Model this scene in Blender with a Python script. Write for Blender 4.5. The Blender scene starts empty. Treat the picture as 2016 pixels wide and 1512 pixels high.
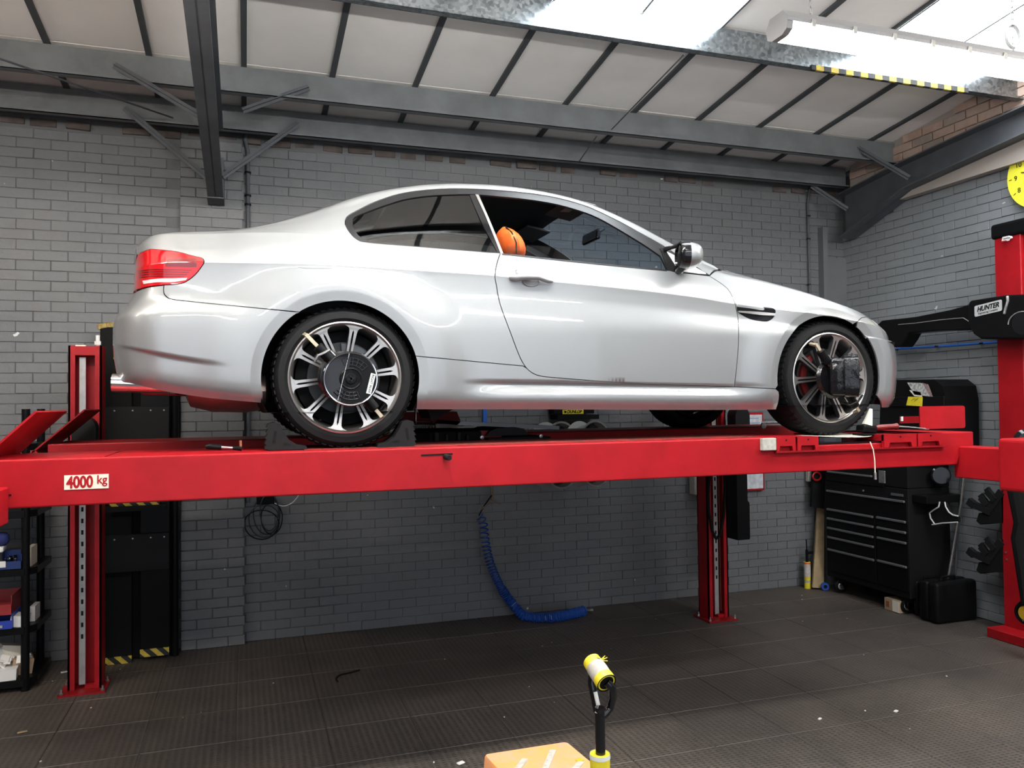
import bpy, bmesh, math, random
import numpy as np
from mathutils import Vector, Matrix
from mathutils.bvhtree import BVHTree
from mathutils.geometry import delaunay_2d_cdt
random.seed(4); rng = np.random.default_rng(7)
scene = bpy.context.scene
COL = scene.collection

# ------------------------------------------------------------------ camera
FPX = 1560.0; CAMH = 1.85
def _basis(yaw, pitch, roll):
    cy, sy = math.cos(yaw), math.sin(yaw)
    F = np.array([sy*math.cos(pitch), cy*math.cos(pitch), math.sin(pitch)])
    R = np.array([cy, -sy, 0.]); U = np.cross(R, F)
    return R*math.cos(roll)+U*math.sin(roll), U*math.cos(roll)-R*math.sin(roll), F
CR, CU, CF = _basis(math.radians(18.6), math.radians(1.4), math.radians(-.67))
CC = np.array([0, 0, CAMH])
def ray(x, y): return CR*(x-1008)/FPX - CU*(y-756)/FPX + CF
def onY(x, y, Y): r = ray(x, y); return Vector(CC+r*Y/r[1])
def onX(x, y, X): r = ray(x, y); return Vector(CC+r*X/r[0])
def onZ(x, y, Z): r = ray(x, y); return Vector(CC+r*(Z-CAMH)/r[2])
def proj(p):
    d = np.array(p, float)-CC; z = d@CF
    return 1008+FPX*(d@CR)/z, 756-FPX*(d@CU)/z, z
cam = bpy.data.cameras.new('camera'); cam.sensor_width = 36.0; cam.lens = 36.0*FPX/2016
cam.clip_start = 0.05
camo = bpy.data.objects.new('camera', cam); COL.objects.link(camo)
M = Matrix(((CR[0], CU[0], -CF[0], 0), (CR[1], CU[1], -CF[1], 0), (CR[2], CU[2], -CF[2], CAMH), (0, 0, 0, 1)))
camo.matrix_world = M
scene.camera = camo

# ------------------------------------------------------------------ light and exposure
scene.view_settings.view_transform = 'Standard'
scene.view_settings.look = 'None'
scene.view_settings.gamma = 1.0
scene.view_settings.use_curve_mapping = False
scene.view_settings.exposure = 0.5
world = bpy.data.worlds.new('daylight'); scene.world = world; world.use_nodes = True
world.node_tree.nodes['Background'].inputs['Color'].default_value = (0.80, 0.88, 1.0, 1)
world.node_tree.nodes['Background'].inputs['Strength'].default_value = 1.0
TUBE_E = 28.0      # fluorescent battens
BARE_E = 205.0; REAR_E = 60.0
SKY_E = 8.0        # rooflights
def area_lamp(name, loc, size, size_y, power, col=(1, 1, 1), rot=(0, 0, 0)):
    l = bpy.data.lights.new(name, 'AREA'); l.shape = 'RECTANGLE'; l.size = size; l.size_y = size_y
    l.energy = power; l.color = col
    o = bpy.data.objects.new(name, l); o.location = loc; o.rotation_euler = rot; COL.objects.link(o); return o
# added area fill behind the camera, with no doorway modelled around it
area_lamp('camera_side_fill', (0.5, -5.2, 2.2), 7.0, 3.6, 22, (0.93, 0.96, 1.0), (math.radians(90), 0, 0))

# ------------------------------------------------------------------ materials
def mat(name, col, rough=.5, metal=0., coat=0., bump=0., bscale=40., vary=0., vscale=3., dark=None, emit=None, trans=0., alpha=1., spec=None, bdist=.01):
    m = bpy.data.materials.new(name); m.use_nodes = True
    nt = m.node_tree; b = nt.nodes['Principled BSDF']
    b.inputs['Base Color'].default_value = (*col, 1); b.inputs['Roughness'].default_value = rough
    b.inputs['Metallic'].default_value = metal; b.inputs['Coat Weight'].default_value = coat
    b.inputs['Coat Roughness'].default_value = .04
    if spec is not None: b.inputs['Specular IOR Level'].default_value = spec
    if trans: b.inputs['Transmission Weight'].default_value = trans
    if alpha < 1: b.inputs['Alpha'].default_value = alpha
    if emit: b.inputs['Emission Color'].default_value = (*emit[0], 1); b.inputs['Emission Strength'].default_value = emit[1]
    tc = None
    if vary or bump:
        tc = nt.nodes.new('ShaderNodeTexCoord')
    if vary:
        n = nt.nodes.new('ShaderNodeTexNoise'); n.inputs['Scale'].default_value = vscale; n.inputs['Detail'].default_value = 8
        n.inputs['Roughness'].default_value = .6
        geo = nt.nodes.new('ShaderNodeNewGeometry')
        nt.links.new(geo.outputs['Position'], n.inputs['Vector'])
        r = nt.nodes.new('ShaderNodeValToRGB'); r.color_ramp.elements[0].position = .35; r.color_ramp.elements[1].position = .65
        d = dark or tuple(c*(1-vary) for c in col)
        r.color_ramp.elements[0].color = (*d, 1); r.color_ramp.elements[1].color = (*col, 1)
        nt.links.new(n.outputs['Fac'], r.inputs['Fac']); nt.links.new(r.outputs['Color'], b.inputs['Base Color'])
    if bump:
        n = nt.nodes.new('ShaderNodeTexNoise'); n.inputs['Scale'].default_value = bscale; n.inputs['Detail'].default_value = 5
        geo = nt.nodes.new('ShaderNodeNewGeometry'); nt.links.new(geo.outputs['Position'], n.inputs['Vector'])
        bp = nt.nodes.new('ShaderNodeBump'); bp.inputs['Strength'].default_value = bump; bp.inputs['Distance'].default_value = bdist
        nt.links.new(n.outputs['Fac'], bp.inputs['Height']); nt.links.new(bp.outputs['Normal'], b.inputs['Normal'])
    return m
def srgb(r, g, b):
    f = lambda c: (c/255/12.92) if c/255 <= .04045 else ((c/255+.055)/1.055)**2.4
    return (f(r), f(g), f(b))
MT = {}
MT['paint'] = mat('silver_paint', (.255, .262, .266), rough=.36, metal=.42, coat=1.0)
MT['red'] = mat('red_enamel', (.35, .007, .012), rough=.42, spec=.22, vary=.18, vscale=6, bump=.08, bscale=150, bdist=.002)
MT['red2'] = mat('dull_shaded_red', (.27, .007, .010), spec=.2, rough=.45, vary=.25, vscale=5)  # duller, darker red; on the far runway it also carries shade
MT['black'] = mat('black_plastic', (.006, .006, .0065), rough=.30, spec=.09, bump=.1, bscale=200, bdist=.001)
MT['gloss'] = mat('gloss_black', (.006, .006, .007), rough=.10, spec=.45)
MT['wrap'] = mat('crumpled_black_film', (.006, .006, .007), rough=.12, spec=.4, bump=.7, bscale=14, bdist=.018)
MT['rubber'] = mat('tyre_rubber', (.011, .011, .0115), rough=.6, spec=.12, bump=.25, bscale=120, bdist=.002)
MT['matblack'] = mat('matt_black', (.006, .006, .006), rough=.8, spec=.15)
MT['dark'] = mat('dark_grey_plastic', (.012, .012, .0125), rough=.5, spec=.12)
MT['alloy'] = mat('machined_alloy', (.44, .42, .40), rough=.30, metal=.9)
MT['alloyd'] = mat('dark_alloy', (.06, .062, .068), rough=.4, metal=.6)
MT['chrome'] = mat('chrome', (.8, .8, .82), rough=.1, metal=1)
MT['discs'] = mat('brake_disc_iron', (.035, .035, .035), rough=.5, metal=.5)
MT['steel'] = mat('bare_steel', (.45, .44, .43), rough=.35, metal=.9, vary=.3, vscale=30)
MT['zinc'] = mat('zinc_strip', (.42, .41, .40), rough=.45, metal=.5, vary=.2, vscale=12)
MT['purlin'] = mat('grey_painted_steel', (.15, .16, .165), rough=.55, vary=.3, vscale=4, bump=.1, bscale=30)
MT['rafter'] = mat('dark_painted_steel', (.085, .09, .10), rough=.6, vary=.3, vscale=4)
MT['panel'] = mat('ceiling_board', (.90, .865, .83), rough=.75, vary=.08, vscale=1.5, bump=.3, bscale=5)
MT['batten'] = mat('dark_batten', (.055, .06, .065), rough=.6)
MT['alloyp'] = mat('pale_pane', (.60, .58, .56), rough=.3)
MT['trim'] = mat('satin_black_trim', (.008, .008, .009), rough=.36, spec=.35)
MT['white'] = mat('white_plastic', (.75, .75, .73), rough=.4)
MT['paper'] = mat('paper', (.75, .70, .58), rough=.8)
MT['yellow'] = mat('yellow_plastic', (.80, .66, .03), rough=.45, vary=.15, vscale=40)
MT['tapegrey'] = mat('grey_tape', (.45, .43, .38), rough=.7, vary=.25, vscale=50)
MT['orange'] = mat('orange_plastic', (.85, .33, .08), rough=.45, vary=.25, vscale=14, dark=(.62, .33, .20))
MT['blue'] = mat('blue_hose', (.01, .06, .30), rough=.3)
MT['bluepipe'] = mat('blue_pipe', (.03, .16, .62), rough=.4)
MT['wood'] = mat('raw_timber', (.42, .30, .16), rough=.7, vary=.3, vscale=12)
MT['cardboard'] = mat('cardboard', (.42, .30, .19), rough=.8, vary=.15, vscale=10)
MT['brownstud'] = mat('scuffed_red_plate', (.27, .030, .026), rough=.6, vary=.5, vscale=9, spec=.15, dark=(.09, .035, .03))
MT['orangecloth'] = mat('orange_fabric', (.80, .13, .02), rough=.6, bump=.4, bscale=14, bdist=.02)
MT['interior'] = mat('cabin_black', (.012, .013, .015), rough=.7)
MT['caliper'] = mat('caliper_red', (.10, .006, .005), rough=.4)
MT['orangebrick'] = mat('bare_brick', (.50, .37, .30), rough=.9, vary=.35, vscale=5, bump=.4, bscale=25, dark=(.40, .27, .21))
MT['sheen'] = mat('rubber_mat', (.05, .05, .05), rough=.6)
def glass(name, col, alpha, rough=.01, ior=1.5):
    """thin pane: mix of a clear tinted see-through and a mirror reflection by Fresnel"""
    m = bpy.data.materials.new(name); m.use_nodes = True; nt = m.node_tree
    for n in list(nt.nodes): nt.nodes.remove(n)
    out = nt.nodes.new('ShaderNodeOutputMaterial'); mix = nt.nodes.new('ShaderNodeMixShader')
    tr = nt.nodes.new('ShaderNodeBsdfTransparent'); tr.inputs['Color'].default_value = (*col, 1)
    gl = nt.nodes.new('ShaderNodeBsdfGlossy'); gl.inputs['Roughness'].default_value = rough
    fr = nt.nodes.new('ShaderNodeFresnel'); fr.inputs['IOR'].default_value = ior
    geo = nt.nodes.new('ShaderNodeNewGeometry'); ex = nt.nodes.new('ShaderNodeMath'); ex.operation = 'MULTIPLY_ADD'; ex.inputs[1].default_value = -2; ex.inputs[2].default_value = 1
    nt.links.new(geo.outputs['Backfacing'], ex.inputs[0]); pw = nt.nodes.new('ShaderNodeMath'); pw.operation = 'POWER'; pw.inputs[0].default_value = ior
    nt.links.new(ex.outputs[0], pw.inputs[1]); nt.links.new(pw.outputs[0], fr.inputs['IOR'])   # same reflectance from both sides of the thin pane
    nt.links.new(fr.outputs[0], mix.inputs[0]); nt.links.new(tr.outputs[0], mix.inputs[1]); nt.links.new(gl.outputs[0], mix.inputs[2])
    nt.links.new(mix.outputs[0], out.inputs['Surface']); return m
MT['tint'] = glass('tinted_glass', (.10, .12, .12), 1, ior=1.55)
MT['clear'] = glass('clear_glass', (.82, .86, .86), 1, ior=1.5)
MT['wscreen'] = glass('windscreen_glass', (.55, .66, .78), 1, ior=1.5)
def wall_mat(name, top, low, zsplit=1.2):
    """masonry paint: mottled grey with scattered white flecks"""
    m = mat(name, top, rough=.55, bump=.5, bscale=28, bdist=.006); nt = m.node_tree; b = nt.nodes['Principled BSDF']
    geo = nt.nodes.new('ShaderNodeNewGeometry')
    n = nt.nodes.new('ShaderNodeTexNoise'); n.inputs['Scale'].default_value = 1.3; n.inputs['Detail'].default_value = 9
    nt.links.new(geo.outputs['Position'], n.inputs['Vector'])
    r = nt.nodes.new('ShaderNodeValToRGB'); r.color_ramp.elements[0].position = .3; r.color_ramp.elements[1].position = .7
    r.color_ramp.elements[0].color = (*low, 1); r.color_ramp.elements[1].color = (*top, 1)
    nt.links.new(n.outputs['Fac'], r.inputs['Fac'])
    v = nt.nodes.new('ShaderNodeTexNoise'); v.inputs['Scale'].default_value = 11; v.inputs['Detail'].default_value = 3
    nt.links.new(geo.outputs['Position'], v.inputs['Vector'])
    s = nt.nodes.new('ShaderNodeMath'); s.operation = 'GREATER_THAN'; s.inputs[1].default_value = .745
    nt.links.new(v.outputs['Fac'], s.inputs[0])
    mx = nt.nodes.new('ShaderNodeMix'); mx.data_type = 'RGBA'
    nt.links.new(s.outputs[0], mx.inputs[0]); nt.links.new(r.outputs['Color'], mx.inputs[6]); mx.inputs[7].default_value = (.6, .6, .58, 1)
    nt.links.new(mx.outputs[2], b.inputs['Base Color']); return m
MT['wallb'] = wall_mat('grey_masonry_paint', (.150, .152, .155), (.118, .121, .125))
MT['wallr'] = wall_mat('brightened_masonry_paint', (.245, .26, .27), (.195, .205, .215))  # right wall's brighter, bluer light put into a lighter copy of the paint
MT['mortar'] = wall_mat('grey_mortar_paint', (.125, .127, .13), (.07, .072, .075))
def galv_mat():
    m = mat('galvanised_steel', (.45, .48, .50), rough=.27, metal=.9); nt = m.node_tree; b = nt.nodes['Principled BSDF']
    geo = nt.nodes.new('ShaderNodeNewGeometry'); v = nt.nodes.new('ShaderNodeTexVoronoi'); v.inputs['Scale'].default_value = 45
    nt.links.new(geo.outputs['Position'], v.inputs['Vector'])
    r = nt.nodes.new('ShaderNodeValToRGB'); r.color_ramp.elements[0].color = (.14, .16, .17, 1); r.color_ramp.elements[1].color = (.40, .43, .45, 1)
    nt.links.new(v.outputs['Color'], r.inputs['Fac']); nt.links.new(r.outputs['Color'], b.inputs['Base Color']); return m
MT['galv'] = galv_mat()
def floor_mat():
    """black rubber matting with moulded oval studs, dusty in patches"""
    m = mat('studded_rubber_mat', (.04, .038, .035), rough=.55); nt = m.node_tree; b = nt.nodes['Principled BSDF']
    geo = nt.nodes.new('ShaderNodeNewGeometry')
    mp = nt.nodes.new('ShaderNodeMapping'); mp.inputs['Scale'].default_value = (28, 45, 1); nt.links.new(geo.outputs['Position'], mp.inputs['Vector'])
    v = nt.nodes.new('ShaderNodeTexVoronoi'); v.voronoi_dimensions = '2D'; v.inputs['Randomness'].default_value = .12; v.inputs['Scale'].default_value = 1
    nt.links.new(mp.outputs['Vector'], v.inputs['Vector'])
    r = nt.nodes.new('ShaderNodeValToRGB'); r.color_ramp.elements[0].position = .22; r.color_ramp.elements[1].position = .34
    nt.links.new(v.outputs['Distance'], r.inputs['Fac'])
    bp = nt.nodes.new('ShaderNodeBump'); bp.inputs['Strength'].default_value = .5; bp.inputs['Distance'].default_value = .004
    nt.links.new(r.outputs['Color'], bp.inputs['Height']); nt.links.new(bp.outputs['Normal'], b.inputs['Normal'])
    n = nt.nodes.new('ShaderNodeTexNoise'); n.inputs['Scale'].default_value = .9; n.inputs['Detail'].default_value = 9; n.inputs['Roughness'].default_value = .65
    nt.links.new(geo.outputs['Position'], n.inputs['Vector'])
    c = nt.nodes.new('ShaderNodeValToRGB'); c.color_ramp.elements[0].position = .35; c.color_ramp.elements[1].position = .7
    c.color_ramp.elements[0].color = (.058, .050, .044, 1); c.color_ramp.elements[1].color = (.118, .096, .078, 1)
    nt.links.new(n.outputs['Fac'], c.inputs['Fac'])
    mx = nt.nodes.new('ShaderNodeMix'); mx.data_type = 'RGBA'; mx.blend_type = 'MULTIPLY'; mx.inputs[0].default_value = .55
    nt.links.new(c.outputs['Color'], mx.inputs[6]); nt.links.new(r.outputs['Color'], mx.inputs[7])
    nt.links.new(mx.outputs[2], b.inputs['Base Color']); return m
MT['floor'] = floor_mat()
MT['floorjoint'] = mat('dusty_joint', (.09, .08, .07), rough=.9, vary=.7, vscale=5)
def hazard_mat(axis=(1, 0, 1), period=.09, name='hazard_tape'):
    m = mat(name, (.7, .5, .02), rough=.6); nt = m.node_tree; b = nt.nodes['Principled BSDF']
    geo = nt.nodes.new('ShaderNodeNewGeometry'); d = nt.nodes.new('ShaderNodeVectorMath'); d.operation = 'DOT_PRODUCT'
    d.inputs[1].default_value = Vector(axis)/period; nt.links.new(geo.outputs['Position'], d.inputs[0])
    f = nt.nodes.new('ShaderNodeMath'); f.operation = 'FRACT'; nt.links.new(d.outputs['Value'], f.inputs[0])
    g = nt.nodes.new('ShaderNodeMath'); g.operation = 'GREATER_THAN'; g.inputs[1].default_value = .5; nt.links.new(f.outputs[0], g.inputs[0])
    n = nt.nodes.new('ShaderNodeTexNoise'); n.inputs['Scale'].default_value = 25; nt.links.new(geo.outputs['Position'], n.inputs['Vector'])
    mx = nt.nodes.new('ShaderNodeMix'); mx.data_type = 'RGBA'
    mx.inputs[6].default_value = (.007, .007, .007, 1); nt.links.new(g.outputs[0], mx.inputs[0])
    c = nt.nodes.new('ShaderNodeValToRGB'); c.color_ramp.elements[0].color = (.25, .17, .03, 1); c.color_ramp.elements[1].color = (.75, .56, .05, 1)
    nt.links.new(n.outputs['Fac'], c.inputs['Fac']); nt.links.new(c.outputs['Color'], mx.inputs[7])
    nt.links.new(mx.outputs[2], b.inputs['Base Color']); return m
MT['hazard'] = hazard_mat()
MT['hazardx'] = hazard_mat((1, 0, 0), .128, 'hazard_strip')
MT['tube'] = mat('lit_diffuser', (.9, .9, .9), rough=.4, emit=((1, .98, .94), TUBE_E))
MT['baretube'] = mat('lit_tube', (.9, .9, .9), rough=.4, emit=((1, .985, .95), BARE_E))
MT['warmtube'] = mat('lit_warm_tube', (.9, .9, .9), rough=.4, emit=((1, .92, .82), BARE_E*.8))
MT['reartube'] = mat('lit_tube_rear', (.9, .9, .9), rough=.4, emit=((1, .985, .95), REAR_E))
MT['housing'] = mat('grey_light_housing', (.26, .25, .245), rough=.5)
MT['skylight'] = mat('rooflight_sheet', (.8, .85, .9), rough=.5, emit=((.9, .96, 1.0), SKY_E))
MT['lampred'] = mat('red_lens', (.40, .004, .007), rough=.08, coat=.7, emit=((.9, .01, .01), .05))
MT['lampred2'] = mat('dark_red_lens', (.13, .003, .005), rough=.1, coat=1)
MT['lampclear'] = mat('clear_lens', (.62, .56, .56), rough=.12, coat=1)
MT['clock'] = mat('yellow_dial', (.86, .80, .05), rough=.5)

# ------------------------------------------------------------------ builders
class MB:
    def __init__(s): s.v = []; s.f = []
    def add(s, vs, fs):
        o = len(s.v); s.v += [tuple(v) for v in vs]; s.f += [tuple(i+o for i in f) for f in fs]; return s
    def box(s, c, d, R=None, ch=0.0):
        hx, hy, hz = d[0]/2, d[1]/2, d[2]/2
        c = Vector(c); R = R or Matrix.Identity(3)
        if ch <= 0:
            vs = [(x, y, z) for x in (-hx, hx) for y in (-hy, hy) for z in (-hz, hz)]
            fs = [(0, 1, 3, 2), (4, 6, 7, 5), (0, 4, 5, 1), (2, 3, 7, 6), (0, 2, 6, 4), (1, 5, 7, 3)]
        else:
            ch = min(ch, hx*.9, hy*.9, hz*.9)
            bm = bmesh.new(); bmesh.ops.create_cube(bm, size=1)
            for v in bm.verts: v.co = Vector((v.co.x*2*hx, v.co.y*2*hy, v.co.z*2*hz))
            bmesh.ops.bevel(bm, geom=bm.edges[:], offset=ch, segments=1 if ch < .01 else 3, profile=.5, affect='EDGES')
            bm.verts.index_update(); vs = [v.co.copy() for v in bm.verts]; fs = [[v.index for v in f.verts] for f in bm.faces]; bm.free()
        return s.add([c+R@Vector(v) for v in vs], fs)
    def bx(s, x0, x1, y0, y1, z0, z1, ch=0.0):
        return s.box(((x0+x1)/2, (y0+y1)/2, (z0+z1)/2), (abs(x1-x0), abs(y1-y0), abs(z1-z0)), None, ch)
    def tube(s, pts, r, n=10, caps=True, closed=False):
        P = [Vector(p) for p in pts]; m = len(P); rings = []; prev = None
        for i, p in enumerate(P):
            if closed: t = P[(i+1) % m]-P[i-1]
            else: t = P[min(i+1, m-1)]-P[max(i-1, 0)]
            t.normalize()
            if prev is None:
                a = Vector((0, 0, 1)) if abs(t.z) < .9 else Vector((1, 0, 0)); u = t.cross(a).normalized()
            else: u = (prev-t*prev.dot(t)).normalized()
            prev = u; w = t.cross(u); rr = r[i] if hasattr(r, '__len__') else r
            rings.append([p+(u*math.cos(2*math.pi*k/n)+w*math.sin(2*math.pi*k/n))*rr for k in range(n)])
        vs = [v for R in rings for v in R]; fs = []
        for i in range(m if closed else m-1):
            j = (i+1) % m
            for k in range(n): fs.append((i*n+k, i*n+(k+1) % n, j*n+(k+1) % n, j*n+k))
        if caps and not closed: fs.append(tuple(range(n-1, -1, -1))); fs.append(tuple((m-1)*n+k for k in range(n)))
        return s.add(vs, fs)
    def cyl(s, a, b, r, n=16): return s.tube([a, b], r, n)
    def bar(s, a, b, w, h, up=(0, 0, 1)):
        a, b = Vector(a), Vector(b); t = (b-a).normalized(); up = Vector(up); x = t.cross(up).normalized(); z = x.cross(t)
        R = Matrix((x, t, z)).transposed(); return s.box((a+b)/2, (w, (b-a).length, h), R)
    def lathe(s, prof, c, axis, n=32, a0=0, a1=2*math.pi):
        """prof: (radius, offset along axis)"""
        ax = Vector(axis).normalized(); a = Vector((0, 0, 1)) if abs(ax.z) < .9 else Vector((1, 0, 0)); u = ax.cross(a).normalized(); w = ax.cross(u); c = Vector(c)
        full = abs(a1-a0-2*math.pi) < 1e-6; m = n if full else n+1; vs = []
        for k in range(m):
            an = a0+(a1-a0)*k/n; d = u*math.cos(an)+w*math.sin(an)
            vs += [c+d*r+ax*o for r, o in prof]
        q = len(prof); fs = []
        for k in range(n):
            j = (k+1) % m
            for i in range(q-1): fs.append((k*q+i, k*q+i+1, j*q+i+1, j*q+i))
        return s.add(vs, fs)
    def prism(s, poly, o, ux, uy, depth):
        """poly 2D in plane (ux,uy) from o, extruded by vector depth"""
        o = Vector(o); ux = Vector(ux); uy = Vector(uy); d = Vector(depth); n = len(poly)
        a = [o+ux*p[0]+uy*p[1] for p in poly]; b = [p+d for p in a]
        return s.add(a+b, [tuple(range(n)), tuple(range(2*n-1, n-1, -1))]+[(i, i+n, (i+1) % n+n, (i+1) % n) for i in range(n)])
    def mesh(s, name, m, smooth=False):
        me = bpy.data.meshes.new(name); me.from_pydata([tuple(v) for v in s.v], [], s.f); me.materials.append(m)
        bm = bmesh.new(); bm.from_mesh(me); bmesh.ops.recalc_face_normals(bm, faces=bm.faces); bm.to_mesh(me); bm.free()
        if smooth: shade(me)
        return me
    def obj(s, name, m, parent=None, smooth=False):
        return link(name, s.mesh(name, MT[m] if isinstance(m, str) else m, smooth), parent)
def shade(me, ang=35):
    me.polygons.foreach_set('use_smooth', [True]*len(me.polygons))
    try: me.set_sharp_from_angle(angle=math.radians(ang))
    except Exception: pass
def link(name, me, parent=None, loc=None):
    o = bpy.data.objects.new(name, me); COL.objects.link(o)
    if parent is not None: o.parent = parent; o.matrix_parent_inverse = parent.matrix_world.inverted()
    if loc is not None: o.location = loc
    return o
def thing(name, label, cat, loc=(0, 0, 0), group=None):
    o = bpy.data.objects.new(name, None); COL.objects.link(o); o.location = loc; o.empty_display_size = .1
    o['label'] = label; o['category'] = cat
    if group: o['group'] = group
    bpy.context.view_layer.update() if False else None
    o.matrix_world = Matrix.Translation(Vector(loc))
    return o
def tag(o, label, cat, group=None):
    o['label'] = label; o['category'] = cat
    if group: o['group'] = group
    return o
def struct(o): o['kind'] = 'structure'; return o
def lab(o, l): o['label'] = l; return o
def copy_tree(o, parent=None):
    c = o.copy(); COL.objects.link(c)
    if parent: c.parent = parent
    for ch in list(o.children): copy_tree(ch, c)
    return c
def text(s, name, m, parent, origin, ux, uy, size, ext=.001, width=None, align='CENTER', bold=0., shear=0.):
    cu = bpy.data.curves.new(name, 'FONT'); cu.body = s; cu.size = size; cu.extrude = ext; cu.offset = bold*size; cu.shear = shear; cu.align_x = align; cu.align_y = 'CENTER'
    t = bpy.data.objects.new(name, cu); COL.objects.link(t); dg = bpy.context.evaluated_depsgraph_get()
    me = bpy.data.meshes.new_from_object(t.evaluated_get(dg)); bpy.data.objects.remove(t)
    ux = Vector(ux).normalized(); uy = Vector(uy).normalized(); n = ux.cross(uy)
    xs = [v.co.x for v in me.vertices]
    k = (width/(max(xs)-min(xs))) if width else 1
    for v in me.vertices: v.co = Vector(origin)+ux*v.co.x*k+uy*v.co.y+n*v.co.z
    me.materials.clear(); me.materials.append(MT[m] if isinstance(m, str) else m)
    return link(name, me, parent)
def arcpts(c, r, a0, a1, n):
    return [(c[0]+r*math.cos(math.radians(a0+(a1-a0)*i/n)), c[1]+r*math.sin(math.radians(a0+(a1-a0)*i/n))) for i in range(n+1)]
def rrect(x0, x1, y0, y1, r, n=4):
    return (arcpts((x1-r, y1-r), r, 0, 90, n)+arcpts((x0+r, y1-r), r, 90, 180, n)+arcpts((x0+r, y0+r), r, 180, 270, n)+arcpts((x1-r, y0+r), r, 270, 360, n))

# ================================================================== THE ROOM
WX = 5.86; WY = 6.63; EAVE = 6.4
def roofz(y): return 4.172+(6.4-y)*.108
# floor: joint bed with square rubber mats laid on it
fl = struct(MB().bx(-5, WX+.2, -5.2, WY+.2, -.12, -.004).obj('floor', 'floorjoint'))
tile = MB().box((0, 0, -.006), (.484, .484, .012), None, .003).mesh('floor_tile', MT['floor'])
xs = [-.545+.4875*i for i in range(-9, 14)]; ys = [5.185+.4875*j for j in range(-10, 3)]
tl = []
for x in xs:
    for y in ys:
        if x+.244 > WX-.02: continue
        if y+.244 > WY-.0: continue
        p = proj((x+.244, y+.244, 0)) if y > .6 else (-999, 0, 9)
        vis = -100 < p[0] < 2116 and p[1] < 1900 and y > .6
        (tl if vis else tl).append((x+.244, y+.244, p[2] if vis else 99))
tl.sort(key=lambda t: t[2])
rest = MB()
for i, (x, y, d) in enumerate(tl):
    if i < 290: link('floor_tile', tile, fl, (x+random.uniform(-.001, .001), y, random.uniform(-.0008, .0008)))
    else: rest.box((x, y, -.006), (.484, .484, .012))
if rest.v: rest.obj('floor_tile', 'floor', fl)['kind'] = 'stuff'

# brick walls
brick_me = []
for k in range(3):
    b = MB().box((0, 0, 0), (.2215, .03, .0712), None, .003)
    b.v = [(x+random.uniform(-.002, .002), y+random.uniform(-.0015, .0015), z+random.uniform(-.002, .002)) for x, y, z in b.v]
    brick_me.append(b.mesh('brick', MT['wallb']))
half_me = MB().box((0, 0, 0), (.104, .03, .0712), None, .003).mesh('brick', MT['wallb'])
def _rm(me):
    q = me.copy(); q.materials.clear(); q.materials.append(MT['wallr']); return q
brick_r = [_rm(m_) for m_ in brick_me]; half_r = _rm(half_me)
def hidden(px, py):
    if 330 < px < 1700 and 385 < py < 800: return True
    if py > 850 and py < 900+ (1 if px > 0 else 0)*60: return True
    if 250 < px < 520 and 480 < py < 800: return True
    return False
def brickwork(root, ang, start, length, z0, z1, skip, limit=296, hf=0, wm=None):
    """stretcher bond along a wall; start = lower left point of the face, ang = heading of the wall"""
    R = Matrix.Rotation(ang, 3, 'Z'); cand = []
    nrow = int(round((z1-z0)/.0755))
    for r in range(nrow):
        z = z0+.0755*(r+.5); off = .1135 if (r+hf) % 2 else 0
        n = int(length/.2265)+2
        for c in range(n):
            a0 = c*.2265-off; a1 = a0+.2215
            if a1 < .03 or a0 > length-.03: continue
            half = a0 < -.005 or a1 > length+.005
            if half: a0, a1 = max(a0, 0.0), min(a1, length)
            if half and a1-a0 < .05: continue
            ctr = Vector(start)+R@Vector(((a0+a1)/2, 0, 0)); ctr.z = z
            p = R.transposed()@(ctr-Vector(start))
            if skip and skip(ctr): continue
            cand.append((ctr, half, a1-a0))
    sc = []
    for c, h, L in cand:
        px, py, d = proj(c) if (c.y > .5) else (-999, 0, 99)
        ok = 0 < px < 2016 and 0 < py < 1512 and not hidden(px, py)
        sc.append(d if ok else d+1000)
    order = sorted(range(len(cand)), key=lambda i: sc[i])
    rest = MB()
    for q, i in enumerate(order):
        c, h, L = cand[i]; nrm = R@Vector((0, 1, 0))
        jit = nrm*random.uniform(-.0022, .0022)
        if q < limit and sc[i] < 1000:
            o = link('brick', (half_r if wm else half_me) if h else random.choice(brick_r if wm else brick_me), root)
            o.location = c+jit; o.rotation_euler = (random.uniform(-.004, .004), random.uniform(-.006, .006), ang)
            if h: o.scale = (L/.104, 1, 1)
        else:
            if c.y < -1: continue
            rest.box(c+jit, (L, .03, .0712), R)
    if rest.v:
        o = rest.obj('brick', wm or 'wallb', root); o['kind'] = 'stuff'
wall_back = struct(MB().bx(-5.0, WX+.25, WY+.003, WY+.23, 0, 4.16).obj('wall_back', 'mortar'))
def skipb(c):
    return c.x < -3.4 or (-.46 < c.x < -.02) or (c.z > 3.93)
brickwork(wall_back, 0, (-3.4, WY+.011, 0), WX+3.4, .0, 3.93, skipb)
# rough broken top course of the back wall
rough = MB()
for i in range(44):
    x = -3.3+i*.21+random.uniform(-.02, .02)
    if random.random() < .18: continue
    rough.box((x, WY+random.uniform(0, .03), 3.972+random.uniform(-.008, .008)), (random.uniform(.12, .2), .05, random.uniform(.045, .065)), Matrix.Rotation(random.uniform(-.05, .05), 3, 'Y'), .004)
ro = rough.obj('broken_brick', mat('sooty_brick', (.12, .095, .085), rough=.9, vary=.5, vscale=9), wall_back); ro['kind'] = 'stuff'
pil = struct(MB().bx(-.462, -.018, 6.562, WY, 0, 3.95).obj('trim_1', 'mortar'))
brickwork(pil, 0, (-.47, 6.562+.004, 0), .46, 0, 3.93, None, 200, 1)
pl2 = struct(MB().bx(5.54, 5.60, 6.55, WY, 0, 3.6).bx(5.60, WX, 6.59, WY, 0, 3.3).obj('trim_2', MT['wallb']))
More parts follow.
